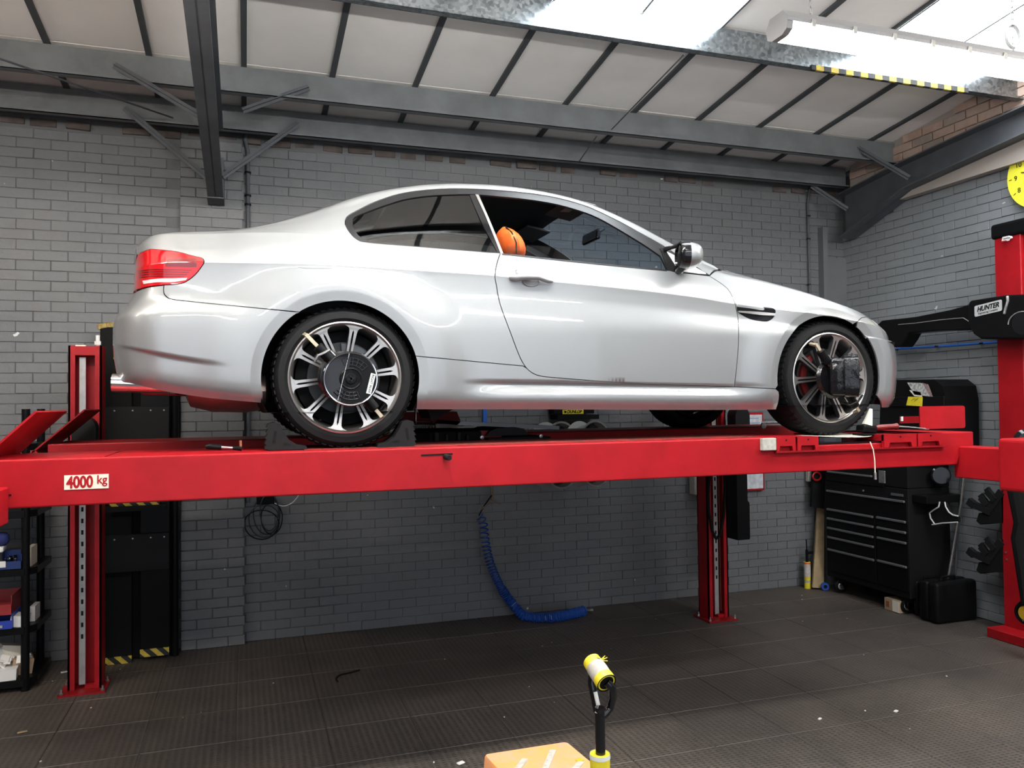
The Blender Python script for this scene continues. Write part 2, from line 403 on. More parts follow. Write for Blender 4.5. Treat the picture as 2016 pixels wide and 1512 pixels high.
wall_right = struct(MB().bx(WX+.003, WX+.23, -5.2, WY+.23, 0, 4.6).obj('wall_right', 'mortar'))
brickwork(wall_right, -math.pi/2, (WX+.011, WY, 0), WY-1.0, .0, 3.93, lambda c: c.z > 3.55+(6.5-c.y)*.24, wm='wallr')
wall_left = struct(MB().bx(-5.2, -5.0, -5.2, WY+.23, 0, 4.6).obj('wall_left', 'wallb'))

# bare orange brick infill between rafter and roof on the right gable
gable = struct(MB().bx(WX-.1, WX-.02, 1.0, 6.4, 3.7, 5.2).obj('trim_3', mat('pale_lime_mortar', (.38, .33, .29), rough=.9)))
gm = MB().box((0, 0, 0), (.03, .215, .068), None, .003).mesh('brick', MT['orangebrick'])
gm2 = MB().box((0, 0, 0), (.03, .215, .068), None, .003).mesh('brick', mat('painted_over_brick', (.42, .33, .28), rough=.9, vary=.3, vscale=5))
for r in range(26):
    z = 3.63+.0755*r
    for c in range(22):
        y = 6.28-c*.2265-(.113 if r % 2 else 0)
        if z > roofz(y)+.0 or z < 3.62+(6.4-y)*.11+.12: continue
        link('brick', gm if random.random() < .7 else gm2, gable, (WX-.105, y, z))

# ceiling: boards between dark battens, running down the slope over the purlins
ceil = struct(MB().obj('ceiling', 'batten') if False else MB().add(
    [(-5, WY+.1, roofz(WY+.1)+.05), (WX+.2, WY+.1, roofz(WY+.1)+.05), (WX+.2, -5.2, roofz(-5.2)+.05), (-5, -5.2, roofz(-5.2)+.05),
     (-5, WY+.1, roofz(WY+.1)+.11), (WX+.2, WY+.1, roofz(WY+.1)+.11), (WX+.2, -5.2, roofz(-5.2)+.11), (-5, -5.2, roofz(-5.2)+.11)],
    [(0, 1, 2, 3), (4, 7, 6, 5), (0, 4, 5, 1), (1, 5, 6, 2), (2, 6, 7, 3), (3, 7, 4, 0)]).obj('ceiling', 'batten'))
SL = math.atan(.108); RS = Matrix.Rotation(-SL, 3, 'X')
bayY = [(6.62, 5.82), (5.82, 4.58), (4.58, 3.3), (3.3, 2.0), (2.0, .6), (.6, -1.0), (-1.0, -2.6), (-2.6, -5.1)]
sky_cells = {(2, 5), (2, 6), (2, 9), (2, 10), (5, 3), (5, 4), (5, 8), (5, 9)}
def roof_box(mb, x0, x1, y0, y1, dz, th, ch=0):
    ym = (y0+y1)/2; mb.box(((x0+x1)/2, ym, roofz(ym)+dz), (x1-x0, abs(y0-y1)/math.cos(SL), th), RS, ch)
for bi, (ya, yb) in enumerate(bayY):
    for k in range(-6, 12):
        x0 = -1.225+.611*k; x1 = x0+.611
        if x0 < -4.9 or x0 > WX: continue
        x1 = min(x1, WX)
        if bi == 2 and k in (5, 6, 9, 10) or bi == 5 and k in (2, 3, 7, 8):
            # corrugated translucent rooflight
            n = 18; vs = []; fs = []
            for i in range(n+1):
                x = x0+(x1-x0)*i/n; h = .02*math.sin(i*math.pi*2/4.5)
                for y in (ya, yb): vs.append((x, y, roofz(y)+.0+h))
            for i in range(n): fs.append((2*i, 2*i+1, 2*i+3, 2*i+2))
            MB().add(vs, fs).obj('rooflight', 'skylight', ceil)
        else:
            m = MB(); roof_box(m, x0+.01, x1-.01, ya-.005, yb+.005, .03+random.uniform(0, .003), .015)
            m.obj('ceiling_panel', 'panel', ceil)
for k in range(-6, 13):
    x0 = -1.225+.611*k
    if x0 < -4.9 or x0 > WX-.03: continue
    m = MB(); roof_box(m, x0-.019, x0+.019, WY, -5.1, .012, .022); m.obj('batten', 'batten', ceil)

# purlins (Z sections along the shed)
def purlin(y, zt, h, m, label, x0=-4.9, x1=WX-.1):
    b = MB()
    b.bx(x0, x1, y-.003, y+.003, zt-h, zt).bx(x0, x1, y, y+.06, zt-.005, zt).bx(x0, x1, y-.055, y, zt-h, zt-h+.006).bx(x0, x1, y-.055, y-.05, zt-h, zt-h+.02).bx(x0, x1, y+.055, y+.06, zt-.02, zt)
    return tag(b.obj('roof_purlin', m), label, 'beam', 'purlins carrying the roof')
purlin(6.42, roofz(6.42)-.0, .205, 'purlin', 'grey steel purlin lowest on the slope, against the top of the back wall', x1=5.72)
purlin(5.82, roofz(5.82)-.0, .205, 'purlin', 'painted grey steel purlin, second up from the back wall')
purlin(4.56, roofz(4.56)-.0, .205, 'galv', 'shiny galvanised purlin above the car with black and yellow edge strip')
purlin(3.28, roofz(3.28)-.0, .2, 'galv', 'galvanised purlin in front of the shiny one, above the top of the picture')
hx_ = (onY(1597, 130, 4.5).x, onY(1905, 170, 4.5).x)
hz = MB().bx(hx_[0], hx_[1], 4.494, 4.512, roofz(4.56)-.225, roofz(4.56)-.190)
tag(hz.obj('edge_protector', 'hazardx'), 'black and yellow foam strip along the galvanised purlin edge', 'edge strip')
# left rafter: I beam running down the slope to the brick pilaster
def ibeam(name, x, pts_top, pts_bot, wf, label, tf=.012):
    t = thing(name, label, 'beam', (x, pts_top[0][0], pts_bot[0][1]))
    web = MB(); n = len(pts_top)
    poly = [(y, z) for y, z in pts_top]+[(y, z) for y, z in reversed(pts_bot)]
    web.prism(poly, (x-.005, 0, 0), (0, 1, 0), (0, 0, 1), (.01, 0, 0)); web.obj('web', 'rafter', t)
    for nm, P, s in (('top_flange', pts_top, -1), ('bottom_flange', pts_bot, 1)):
        f = MB()
        for (y0, z0), (y1, z1) in zip(P[:-1], P[1:]):
            f.add([(x+a*wf/2, y, z+b) for y, z in ((y0, z0), (y1, z1)) for a, b in ((-1, 0), (1, 0), (1, s*tf), (-1, s*tf))],
                  [(0, 1, 2, 3), (7, 6, 5, 4), (0, 4, 5, 1), (1, 5, 6, 2), (2, 6, 7, 3), (3, 7, 4, 0)])
        f.obj(nm, 'rafter', t)
    return t
rb = lambda y: 3.43+(6.3-y)*.108
raf = ibeam('rafter', -.208, [(6.32, rb(6.32)+.52), (-4.9, rb(-4.9)+.52)], [(6.32, rb(6.32)), (-4.9, rb(-4.9))], .112,
            'grey steel rafter hanging overhead at left, ending on the brick pier')
MB().bx(-.27, -.15, 6.32, 6.56, rb(6.3)-.01, rb(6.3)+.3).obj('end_plate', 'rafter', raf)
tp = [tuple(onX(px, py, 5.70).yz) for px, py in ((1658, 383), (1779, 320), (2016, 212))]
bt = [tuple(onX(px, py, 5.70).yz) for px, py in ((1660, 470), (1785, 373), (2012, 270))]
def ext(P, y): (a, b), (c, d) = P[-2], P[-1]; return (y, d+(b-d)/(a-c)*(y-c))
tp = tp+[ext(tp, -4.9)]; bt = bt+[ext(bt, -4.9)]
ibeam('rafter', 5.74, tp, bt, .2, 'dark steel rafter with haunched end against the right wall')
def brace(a, b, label):
    m = MB(); m.bar(a, b, .045, .006).bar(a, b, .006, .045); return tag(m.obj('knee_brace', 'rafter'), label, 'brace', 'angle iron knee braces')
brace(onY(245, 212, 6.36), onY(410, 352, 6.3), 'long angle iron brace falling right to the foot of the left rafter')
brace(onY(587, 243, 6.36), onY(438, 348, 6.3), 'angle iron brace rising right from the foot of the left rafter')
brace(onY(225, 128, 5.76), onY(412, 238, 5.7), 'upper angle iron brace on the left side of the left rafter')
brace(onY(608, 172, 5.76), onY(478, 218, 5.8), 'upper angle iron brace on the right side of the left rafter')
brace(onX(1673, 282, 5.3), onX(1790, 350, 5.6), 'upper angle iron brace beside the haunched rafter')
brace(onX(1598, 366, 5.35), onX(1668, 412, 5.6), 'lower angle iron brace beside the haunched rafter')
tag(MB().tube([onY(-10, 112, 5.0), onY(340, 232, 6.35)], .006, 6).obj('sag_rod', 'rafter'), 'thin steel sag rod under the purlins at the top left', 'rod')
tag(MB().tube([onY(1347, 107, 4.54), onY(1204, 255, 5.76)], .005, 6).tube([onY(1175, 268, 5.8), onY(1140, 318, 6.3)], .005, 6).obj('sag_rod', 'rafter'), 'thin steel sag rod running down between purlins above the car', 'rod')
# conduits and pipes on the walls
def clips(parent, pts, m, r):
    for p in pts: MB().tube([Vector(p)+Vector((0, 0, -.006)), Vector(p)+Vector((0, 0, .006))], r, 10).obj('pipe_clip', m, parent)
t = thing('conduit', 'black conduit beside the brick pier at left', 'pipe', (0.04, 6.6, 0))
MB().tube([onY(487, 250, 6.6), onY(483, 275, 6.6), onY(488, 300, 6.6), onY(489, 700, 6.6), onY(488, 990, 6.6)], .016, 10).obj('pipe', 'rafter', t, True)
clips(t, [onY(488, y, 6.6) for y in (340, 385, 403, 960)], 'black', .026)
t = thing('conduit', 'thin grey conduit down the back wall near the right corner', 'pipe', (5.4, 6.6, 0))
MB().tube([onY(1594, 372, 6.6), onY(1590, 400, 6.6), onY(1594, 560, 6.6), onY(1596, 900, 6.6)], .011, 8).obj('pipe', 'rafter', t, True)
clips(t, [onY(1592, y, 6.6) for y in (425, 470, 560)], 'dark', .019)
t = thing('conduit', 'white plastic conduit following the underside of the right rafter', 'pipe', (5.84, 6.3, 3.4))
MB().tube([onX(1658, 468, 5.83), onX(1722, 421, 5.83), onX(1785, 381, 5.83), onX(1830, 357, 5.83), onX(2016, 278, 5.83)], .010, 8).obj('pipe', MT['zinc'], t, True)
t = thing('air_pipe', 'blue compressed air pipe clipped along the right wall', 'pipe', (5.82, 5.3, 2.3))
MB().tube([onX(1745, 688, 5.83), onX(1850, 682, 5.83), onX(1975, 673, 5.83), onX(2040, 668, 5.83)], .010, 8).obj('pipe', 'bluepipe', t, True)
clips(t, [onX(x, y, 5.83) for x, y in ((1765, 688), (1845, 682), (1933, 676))], 'black', .022)
tag(MB().bx(1.955, 1.99, 6.60, 6.618, 1.15, 2.1).obj('air_drop_pipe', 'bluepipe'), 'blue vertical pipe on the back wall under the car sill', 'pipe')
for n_ in ('conduit',): pass

# twin tube battens
def batten_light(x0, L, y, z, label, rot=0):
    t = thing('ceiling_light', label, 'light', (x0, y, z), 'twin fluorescent battens')
    W = .15
    sec = [(-W/2+.03, .068), (W/2-.03, .068), (W/2, .028), (W/2, .012), (-W/2, .012), (-W/2, .028)]
    h = MB(); h.prism(sec, (x0, y, z), (0, 1, 0), (0, 0, 1), (L, 0, 0)); h.obj('housing', 'housing', t)
    lens = [(-W/2+.004, .012), (W/2-.004, .012), (W/2-.010, -.018), (W/2-.04, -.034), (-W/2+.04, -.034), (-W/2+.010, -.018)]
    d = MB(); d.prism(lens, (x0+.03, y, z), (0, 1, 0), (0, 0, 1), (L-.06, 0, 0)); d.obj('diffuser', 'tube', t)
    for s in (0, 1):
        c = MB(); c.prism([(a*1.02, b*1.05) for a, b in lens], (x0+s*(L-.03), y, z), (0, 1, 0), (0, 0, 1), (.03, 0, 0)); c.obj('end_cap', 'housing', t)
    for i in range(7):
        c = MB().bx(x0+.12+i*(L-.24)/6, x0+.14+i*(L-.24)/6, y-W/2-.006, y+W/2+.006, z-.002, z+.03); c.obj('clip', 'tapegrey', t)
    for s in (.18, L-.18):
        m = MB(); zt = roofz(y)-.02
        for i in range(int((zt-z-.068)/.03)):
            zz = z+.068+.015+i*.03; q = i % 2
            m.tube([(x0+s+(.007 if q else 0)*math.cos(a), y+(0 if q else .007)*math.cos(a), zz+.019*math.sin(a)) for a in [k*math.pi/4 for k in range(8)]], .002, 4, closed=True)
        m.obj('chain', 'steel', t)
    return t
batten_light(2.19, 1.56, 2.85, 3.455, 'long twin-tube light hanging on chains at the top right')
def twin_tube(x0, L, y, z, label, tm='baretube'):
    t = thing('ceiling_light', label, 'light', (x0, y, z), 'bare twin fluorescent battens')
    MB().bx(x0, x0+L, y-.03, y+.03, z, z+.06, .006).obj('spine', 'white', t)
    for s_ in (-1, 1):
        MB().cyl((x0+.03, y+s_*.05, z-.01), (x0+L-.03, y+s_*.05, z-.01), .013, 12).obj('tube', tm, t, True)
        for e_ in (0, L-.03): MB().bx(x0+e_, x0+e_+.03, y+s_*.05-.02, y+s_*.05+.02, z-.03, z+.02, .004).obj('lamp_holder', 'white', t)
    for e_ in (.2, L-.2): MB().cyl((x0+e_, y, z+.06), (x0+e_, y, roofz(y)), .003, 6).obj('hanger', 'steel', t)
twin_tube(.10, 1.56, 2.85, 3.58, 'bare twin tube light just above the frame over the car door')
twin_tube(-2.0, 1.56, 2.85, 3.58, 'bare twin tube light above the frame over the car boot', 'warmtube')
twin_tube(-4.5, 1.56, 3.3, 3.8, 'bare twin tube light left of the frame near the back wall', 'warmtube')
twin_tube(4.1, 1.56, 1.5, 3.7, 'added bare twin tube light, out of view, brightening the right wall and ceiling')  # unseen lamp added to brighten the right ceiling and wall
twin_tube(2.45, 1.85, -2.0, 4.2, 'bare twin tube light behind the camera at right', 'reartube')
twin_tube(.45, 1.85, -2.0, 4.2, 'bare twin tube light behind the camera', 'reartube')
twin_tube(-1.7, 1.85, -2.0, 4.2, 'bare twin tube light behind the camera at left', 'reartube')
# coiled white flex on the light
m = MB(); c0 = onY(1995, 70, 2.85)
for k in range(3):
    m.tube([(c0.x+.045*math.cos(a)+.008*k, 2.85+.01*k, c0.z+.055*math.sin(a)) for a in [i*math.pi/10 for i in range(20)]], .0035, 6, closed=True)
tag(m.obj('cable', 'white'), 'small loop of white flex lying on the hanging light', 'cable')
# cobweb on the galvanised purlin
m = MB(); rr = random.Random(3)
for i in range(26):
    a = Vector((rr.uniform(2.2, 2.85), 4.48+rr.uniform(-.02, .03), roofz(4.5)-rr.uniform(0, .07))); b = a+Vector((rr.uniform(-.15, .2), rr.uniform(-.05, .02), rr.uniform(-.06, .05)))
    c = (a+b)/2-Vector((0, 0, .015)); m.tube([a, c, b], .0012, 3)
o = m.obj('cobweb', 'white'); tag(o, 'dusty cobweb strands on the galvanised purlin', 'cobweb'); o['kind'] = 'stuff'
# clock
t = thing('wall_clock', 'round yellow clock dial cut by the right edge of the frame', 'clock', (5.80, 4.42, 3.59))
cc = Vector((5.80, 4.44, 3.585)); RD = .275
MB().lathe([(0, 0), (RD, 0), (RD, .012), (0, .012)], cc+Vector((.012, 0, 0)), (-1, 0, 0), 48).obj('dial', 'clock', t)
for h in range(1, 13):
    a = math.radians(90-30*h); d = Vector((0, -math.cos(a), math.sin(a)))  # seen from -X: right is -Y
    text(str(h), 'numeral', 'matblack', t, cc+d*(RD-.075)+Vector((-.002, 0, 0)), (0, -1, 0), (0, 0, 1), .055, .0008)
    MB().bar(cc+d*(RD-.02)+Vector((-.003, 0, 0)), cc+d*(RD-.042)+Vector((-.003, 0, 0)), .004, .002, up=(1, 0, 0)).obj('hour_mark', 'matblack', t)
MB().bar(cc+Vector((-.006, .0, 0)), cc+Vector((-.006, .15, .035)), .006, .002, up=(1, 0, 0)).obj('hand', 'matblack', t)
MB().bar(cc+Vector((-.008, .0, 0)), cc+Vector((-.008, -.06, .09)), .008, .002, up=(1, 0, 0)).obj('hand', 'matblack', t)

# ================================================================== THE CAR
YC = 4.60                       # centre line of the car; near side is Y = YC - w
XS = [-.5, -.2, .05, .3, .6, .9, 1.2, 1.5, 1.8, 2.1, 2.35, 2.55, 2.8, 3.2, 3.6, 3.9]
def T(pairs): return np.array([p[0] for p in pairs], float), np.array([p[1] for p in pairs], float)
def pchip_slopes(x, y):
    h = np.diff(x); d = np.diff(y)/h; m = np.zeros_like(y)
    for i in range(1, len(x)-1):
        if d[i-1]*d[i] > 0:
            w1 = 2*h[i]+h[i-1]; w2 = h[i]+2*h[i-1]; m[i] = (w1+w2)/(w1/d[i-1]+w2/d[i])
    m[0] = d[0]; m[-1] = d[-1]; return m
def catm_slopes(x, y):
    h = np.diff(x); d = np.diff(y)/h; m = np.zeros_like(y)
    m[1:-1] = (d[:-1]*h[1:]+d[1:]*h[:-1])/(h[1:]+h[:-1]); m[0] = d[0]; m[-1] = d[-1]; return m
def herm(x, y, m, q):
    q = np.clip(q, x[0], x[-1]); i = np.clip(np.searchsorted(x, q)-1, 0, len(x)-2); h = x[i+1]-x[i]; s = (q-x[i])/h
    return (2*s**3-3*s**2+1)*y[i]+(s**3-2*s**2+s)*h*m[i]+(-2*s**3+3*s**2)*y[i+1]+(s**3-s**2)*h*m[i+1]
def line(z, w, zx=None, wx=None):
    zx = np.array(zx or XS, float); wx = np.array(wx or XS, float); z = np.array(z, float); w = np.array(w, float)
    return (zx, z, catm_slopes(zx, z), wx, w, catm_slopes(wx, w))
BX = [-.56, -.45, -.32, -.18, .04, .3, .8, 1.24, 2.8, 3.4, 3.84, 3.96]
BZ = [1.975, 1.946, 1.917, 1.893, 1.868, 1.84, 1.826, 1.82, 1.798, 1.80, 1.806, 1.82]
crz = [2.47, 2.487, 2.494, 2.498, 2.496, 2.490, 2.483, 2.466, 2.450, 2.431, 2.410, 2.387, 2.363, 2.325, 2.265, 2.20]
crw = [.848, .862, .870, .874, .870, .864, .862, .862, .862, .862, .862, .862, .862, .866, .862, .83]
blz = [2.622, 2.632, 2.652, 2.657, 2.629, 2.620, 2.612, 2.600, 2.587, 2.570, 2.552, 2.532, 2.50, 2.427, 2.322, 2.222]
blw = [.755, .768, .778, .786, .795, .80, .80, .80, .80, .80, .80, .797, .795, .80, .80, .76]
z9 = [2.628, 2.648, 2.672, 2.703, 2.752, 2.783, 2.79, 2.785, 2.753, 2.693, 2.615, 2.568, 2.53, 2.453, 2.338, 2.232]
w9 = [.735, .742, .745, .742, .722, .712, .708, .708, .712, .727, .752, .765, .768, .775, .77, .73]
z10 = [2.631, 2.658, 2.690, 2.760, 2.872, 2.942, 2.968, 2.962, 2.916, 2.808, 2.68, 2.595, 2.552, 2.468, 2.348, 2.238]
w10 = [.70, .705, .708, .672, .615, .598, .592, .592, .600, .632, .69, .722, .73, .735, .73, .69]
z11 = [2.634, 2.665, 2.703, 2.802, 2.932, 3.006, 3.034, 3.028, 2.983, 2.870, 2.729, 2.630, 2.572, 2.482, 2.362, 2.246]
w11 = [.64, .655, .665, .595, .545, .530, .525, .525, .530, .565, .635, .672, .655, .645, .62, .56]
z12 = [2.640, 2.683, 2.742, 2.852, 2.967, 3.035, 3.060, 3.056, 3.024, 2.930, 2.81, 2.705, 2.605, 2.514, 2.391, 2.263]
w12 = [.40, .41, .42, .38, .34, .33, .33, .33, .33, .36, .41, .43, .42, .40, .38, .34]
z13 = [2.626, 2.683, 2.75, 2.875, 2.985, 3.045, 3.068, 3.067, 3.042, 2.965, 2.858, 2.755, 2.622, 2.535, 2.405, 2.272]
one = lambda v: [v]*16
LN = [
 line([z+.012 for z in BZ], [.60]*12, BX, BX),
 line(BZ, [.828]*12, BX, BX),
 line([z+.055 for z in BZ], [.862]*12, BX, BX),
 line([z+.16 for z in BZ], [.872]*12, BX, BX),
 line(one(2.20), one(.876)),
 line([z-.07 for z in crz], [w-.003 for w in crw]),
 line(crz, crw),
 line([(a+b)/2 for a, b in zip(crz, blz)], [(a+b)/2+.005 for a, b in zip(crw, blw)]),
 line(blz, blw), line(z9, w9), line(z10, w10), line(z11, w11), line(z12, w12), line(z13, one(0.0))]
NT = 13
BREAKS = [0, 1, 6, 8, 13]
XSR, XER, XSF = -.30, -.60, 3.38
AR = (.425, 1.975); AF = (3.165, 1.972); RO = .357
def ss(a): a = np.clip(a, 0, 1); return a*a*(3-2*a)
def front_end(z): return np.interp(z, [1.79, 1.83, 2.0, 2.10, 2.16, 2.22, 2.27, 2.32, 2.375, 2.45, 2.5], [3.955, 3.975, 4.005, 4.005, 3.985, 3.945, 3.905, 3.875, 3.85, 3.80, 3.75])
def rear_end(z): return np.interp(z, [1.90, 1.97, 2.10, 2.22, 2.262, 2.30, 2.37, 2.50, 2.585, 2.61, 2.64], [-.55, -.585, -.605, -.605, -.60, -.56, -.515, -.505, -.515, -.50, -.46])
def S(u, t):
    """car half surface: u along the body (end caps beyond XSR / XSF), t around the section. returns x, w, z"""
    u = np.asarray(u, float); t = np.clip(np.asarray(t, float), 0, NT)
    th_r = np.clip((XSR-u)/.45, 0, 1)*math.pi/2; th_f = np.clip((u-XSF)/.70, 0, 1)*math.pi/2
    e = 2/2.6; er = 2/3.0
    sr = np.sin(th_r)**er; cr = np.clip(np.cos(th_r), 0, 1)**er; sf = np.sin(th_f)**e; cf = np.clip(np.cos(th_f), 0, 1)**e
    xm = np.where(u < XSR, XSR-(XSR-XER)*sr, np.where(u > XSF, XSF+(3.93-XSF)*sf, u))
    Z = np.stack([herm(l[0], l[1], l[2], xm) for l in LN]); W = np.stack([herm(l[3], l[4], l[5], xm) for l in LN])
    z = np.zeros_like(xm); w = np.zeros_like(xm)
    for b0, b1 in zip(BREAKS[:-1], BREAKS[1:]):
        msk = (t >= b0) & ((t < b1) | (b1 == NT))
        if not msk.any(): continue
        for A, out in ((Z, z), (W, w)):
            Y = A[b0:b1+1][:, msk]; q = t[msk]-b0; n = b1-b0
            m = np.zeros_like(Y); d = np.diff(Y, axis=0)
            if n > 1: m[1:-1] = (d[1:]+d[:-1])/2
            # limit overshoot
            if n > 1:
                lim = 3*np.minimum(abs(d[1:]), abs(d[:-1])); m[1:-1] = np.where(d[1:]*d[:-1] > 0, np.clip(m[1:-1], -lim, lim), 0)
            m[0] = d[0]; m[-1] = d[-1]
            if b1 == NT and A is Z: m[-1] = 0
            if b0 in (6, 8) and n > 1: m[0] = 1.5*d[0]-.5*m[1]
            if b1 in (6, 8) and n > 1: m[-1] = 1.5*d[-1]-.5*m[-2]
            i = np.clip(q.astype(int), 0, n-1); s = q-i; k = np.arange(Y.shape[1])
            out[msk] = (2*s**3-3*s**2+1)*Y[i, k]+(s**3-2*s**2+s)*m[i, k]+(-2*s**3+3*s**2)*Y[i+1, k]+(s**3-s**2)*m[i+1, k]
    x = np.where(u < XSR, XSR-(XSR-rear_end(z))*sr, np.where(u > XSF, XSF+(front_end(z)-XSF)*sf, u))
    side = ss((w-.70)/.08)*(t < 8.2)
    # wheel arch flares
    for (cx, cz), A, ro in ((AR, .026, .66), (AF, .030, .64)):
        r = np.hypot(x-cx, z-cz); g = A*ss(1-(r-.405)/(ro-.405)); g = np.where(r < .405, A-.010*(.405-r)/.05, g)
        w = w+g*side*np.where(z < 1.9, .6+.4*ss((z-1.8)/.1), 1)
    # rear bumper ledge and tucked lower edge
    fr = ss((.10-x)/.25)
    w = w+side*fr*.026*ss((2.33-z)/.066)
    zl = 2.112-(x+.45)*.19; fl_ = ss((-.02-x)/.30)
    w = w-side*fl_*.016*ss((zl-z)/.022)
    # sill groove
    fz = ss((x-.95)/.35)*ss((2.80-x)/.55)
    zb = np.interp(x, BX, BZ); zt_ = zb+.150-.005*(x-1)
    zz = (z-(zb+.075))/(zt_-(zb+.075))
    gp = np.where((zz > 0) & (zz < 1), np.where(zz < .72, ss(zz/.72), ss((1-zz)/.28)), 0)
    w = w-side*fz*.024*gp
    fd = ss((x-.95)/.3)*ss((2.80-x)/.3)
    w = w+side*fd*.010*ss((zb+.10-z)/.05)
    # front bumper / nose lower part a touch fuller
    w = w*cr*cf
    return x, w, z
def PW(u, t, sgn=-1):
    x, w, z = S(u, t); return np.stack([x, YC+sgn*w, z], -1)
def NRM(u, t):
    e = .0015; f = .012
    du = PW(u+e, t)-PW(u-e, t); dt = PW(u, np.minimum(t+f, NT))-PW(u, np.maximum(t-f, 0))
    n = np.cross(du, dt); L = np.linalg.norm(n, axis=-1, keepdims=True); n = n/np.maximum(L, 1e-12)
    # outward on the near side
    return n, du/(2*e), dt/(2*f)
# inversion grid
UG = np.concatenate([np.linspace(-.75, -.30, 60), np.linspace(-.295, 3.38, 300), np.linspace(3.385, 4.08, 80)]); TG = np.linspace(0, NT, 210)
UU, TT = np.meshgrid(UG, TG, indexing='ij'); GP = PW(UU, TT)
nu, ntt = UU.shape; vv = GP.reshape(-1, 3); tri = []
for i in range(nu-1):
    for j in range(ntt-1):
        a = i*ntt+j; tri.append((a, a+1, a+ntt+1)); tri.append((a, a+ntt+1, a+ntt))
BVH = BVHTree.FromPolygons([Vector(v) for v in vv], tri)
UF = UU.ravel(); TF = TT.ravel()
_d = vv-CC; _z = _d@CF; GX = 1008+FPX*(_d@CR)/_z; GY = 756-FPX*(_d@CU)/_z; GY = np.where(TF < .9, 1e6, GY)

def _uv(hit):
    p, n, idx, d = hit
    if idx is None: return None
    a, b, c = tri[idx]; A, B, C_ = (Vector(vv[k]) for k in (a, b, c))
    v0 = B-A; v1 = C_-A; v2 = p-A; d00 = v0.dot(v0); d01 = v0.dot(v1); d11 = v1.dot(v1); d20 = v2.dot(v0); d21 = v2.dot(v1); den = d00*d11-d01*d01
    if abs(den) < 1e-16: return (UF[a], TF[a])
    v = (d11*d20-d01*d21)/den; w = (d00*d21-d01*d20)/den
    return ((1-v-w)*UF[a]+v*UF[b]+w*UF[c], (1-v-w)*TF[a]+v*TF[b]+w*TF[c])
def px(x, y):
    r = Vector(ray(x, y)).normalized(); h = BVH.ray_cast(Vector(CC), r)
    if h[2] is None:
        k = int(((GX-x)**2+(GY-y)**2).argmin()); return (UF[k], TF[k])
    return _uv(h)
def xz(x, z):
    h = BVH.ray_cast(Vector((x, 0, z)), Vector((0, 1, 0)))
    if h[2] is None: h = BVH.find_nearest(Vector((x, YC-.87, z)))
    return _uv(h)
KT = .11
def dens(pts, step=.018, closed=True):
    out = []; n = len(pts)
    for i in range(n if closed else n-1):
        a = np.array(pts[i]); b = np.array(pts[(i+1) % n]); L = math.hypot(b[0]-a[0], (b[1]-a[1])*KT); k = max(1, int(L/step))
        for j in range(k): out.append(tuple(a+(b-a)*j/k))
    if not closed: out.append(tuple(pts[-1]))
    return out
def smooth_px(P, n=4):
    """Catmull-Rom through pixel points"""
    P = [np.array(p, float) for p in P]; out = []
    for i in range(len(P)-1):
        p0 = P[max(i-1, 0)]; p1 = P[i]; p2 = P[i+1]; p3 = P[min(i+2, len(P)-1)]
        for k in range(n):
            s = k/n; out.append(tuple(.5*((2*p1)+(-p0+p2)*s+(2*p0-5*p1+4*p2-p3)*s*s+(-p0+3*p1-3*p2+p3)*s**3)))
    out.append(tuple(P[-1])); return out
def pl(P, n=4): return [px(*p) for p in smooth_px(P, n)]
def arch(c, a0, a1, n=40, r=RO): return [xz(*p) for p in arcpts(c, r, a0, a1, n)]
RINGS = []
for c_ in (AR, AF):
    for r_ in (.372, .385, .397, .403, .407, .413, .425, .445, .47):
        RINGS.append((c_, [q for q in (xz(*p) for p in arcpts(c_, r_, -35, 215, int(250*math.radians(1)*r_/.009))) if q]))
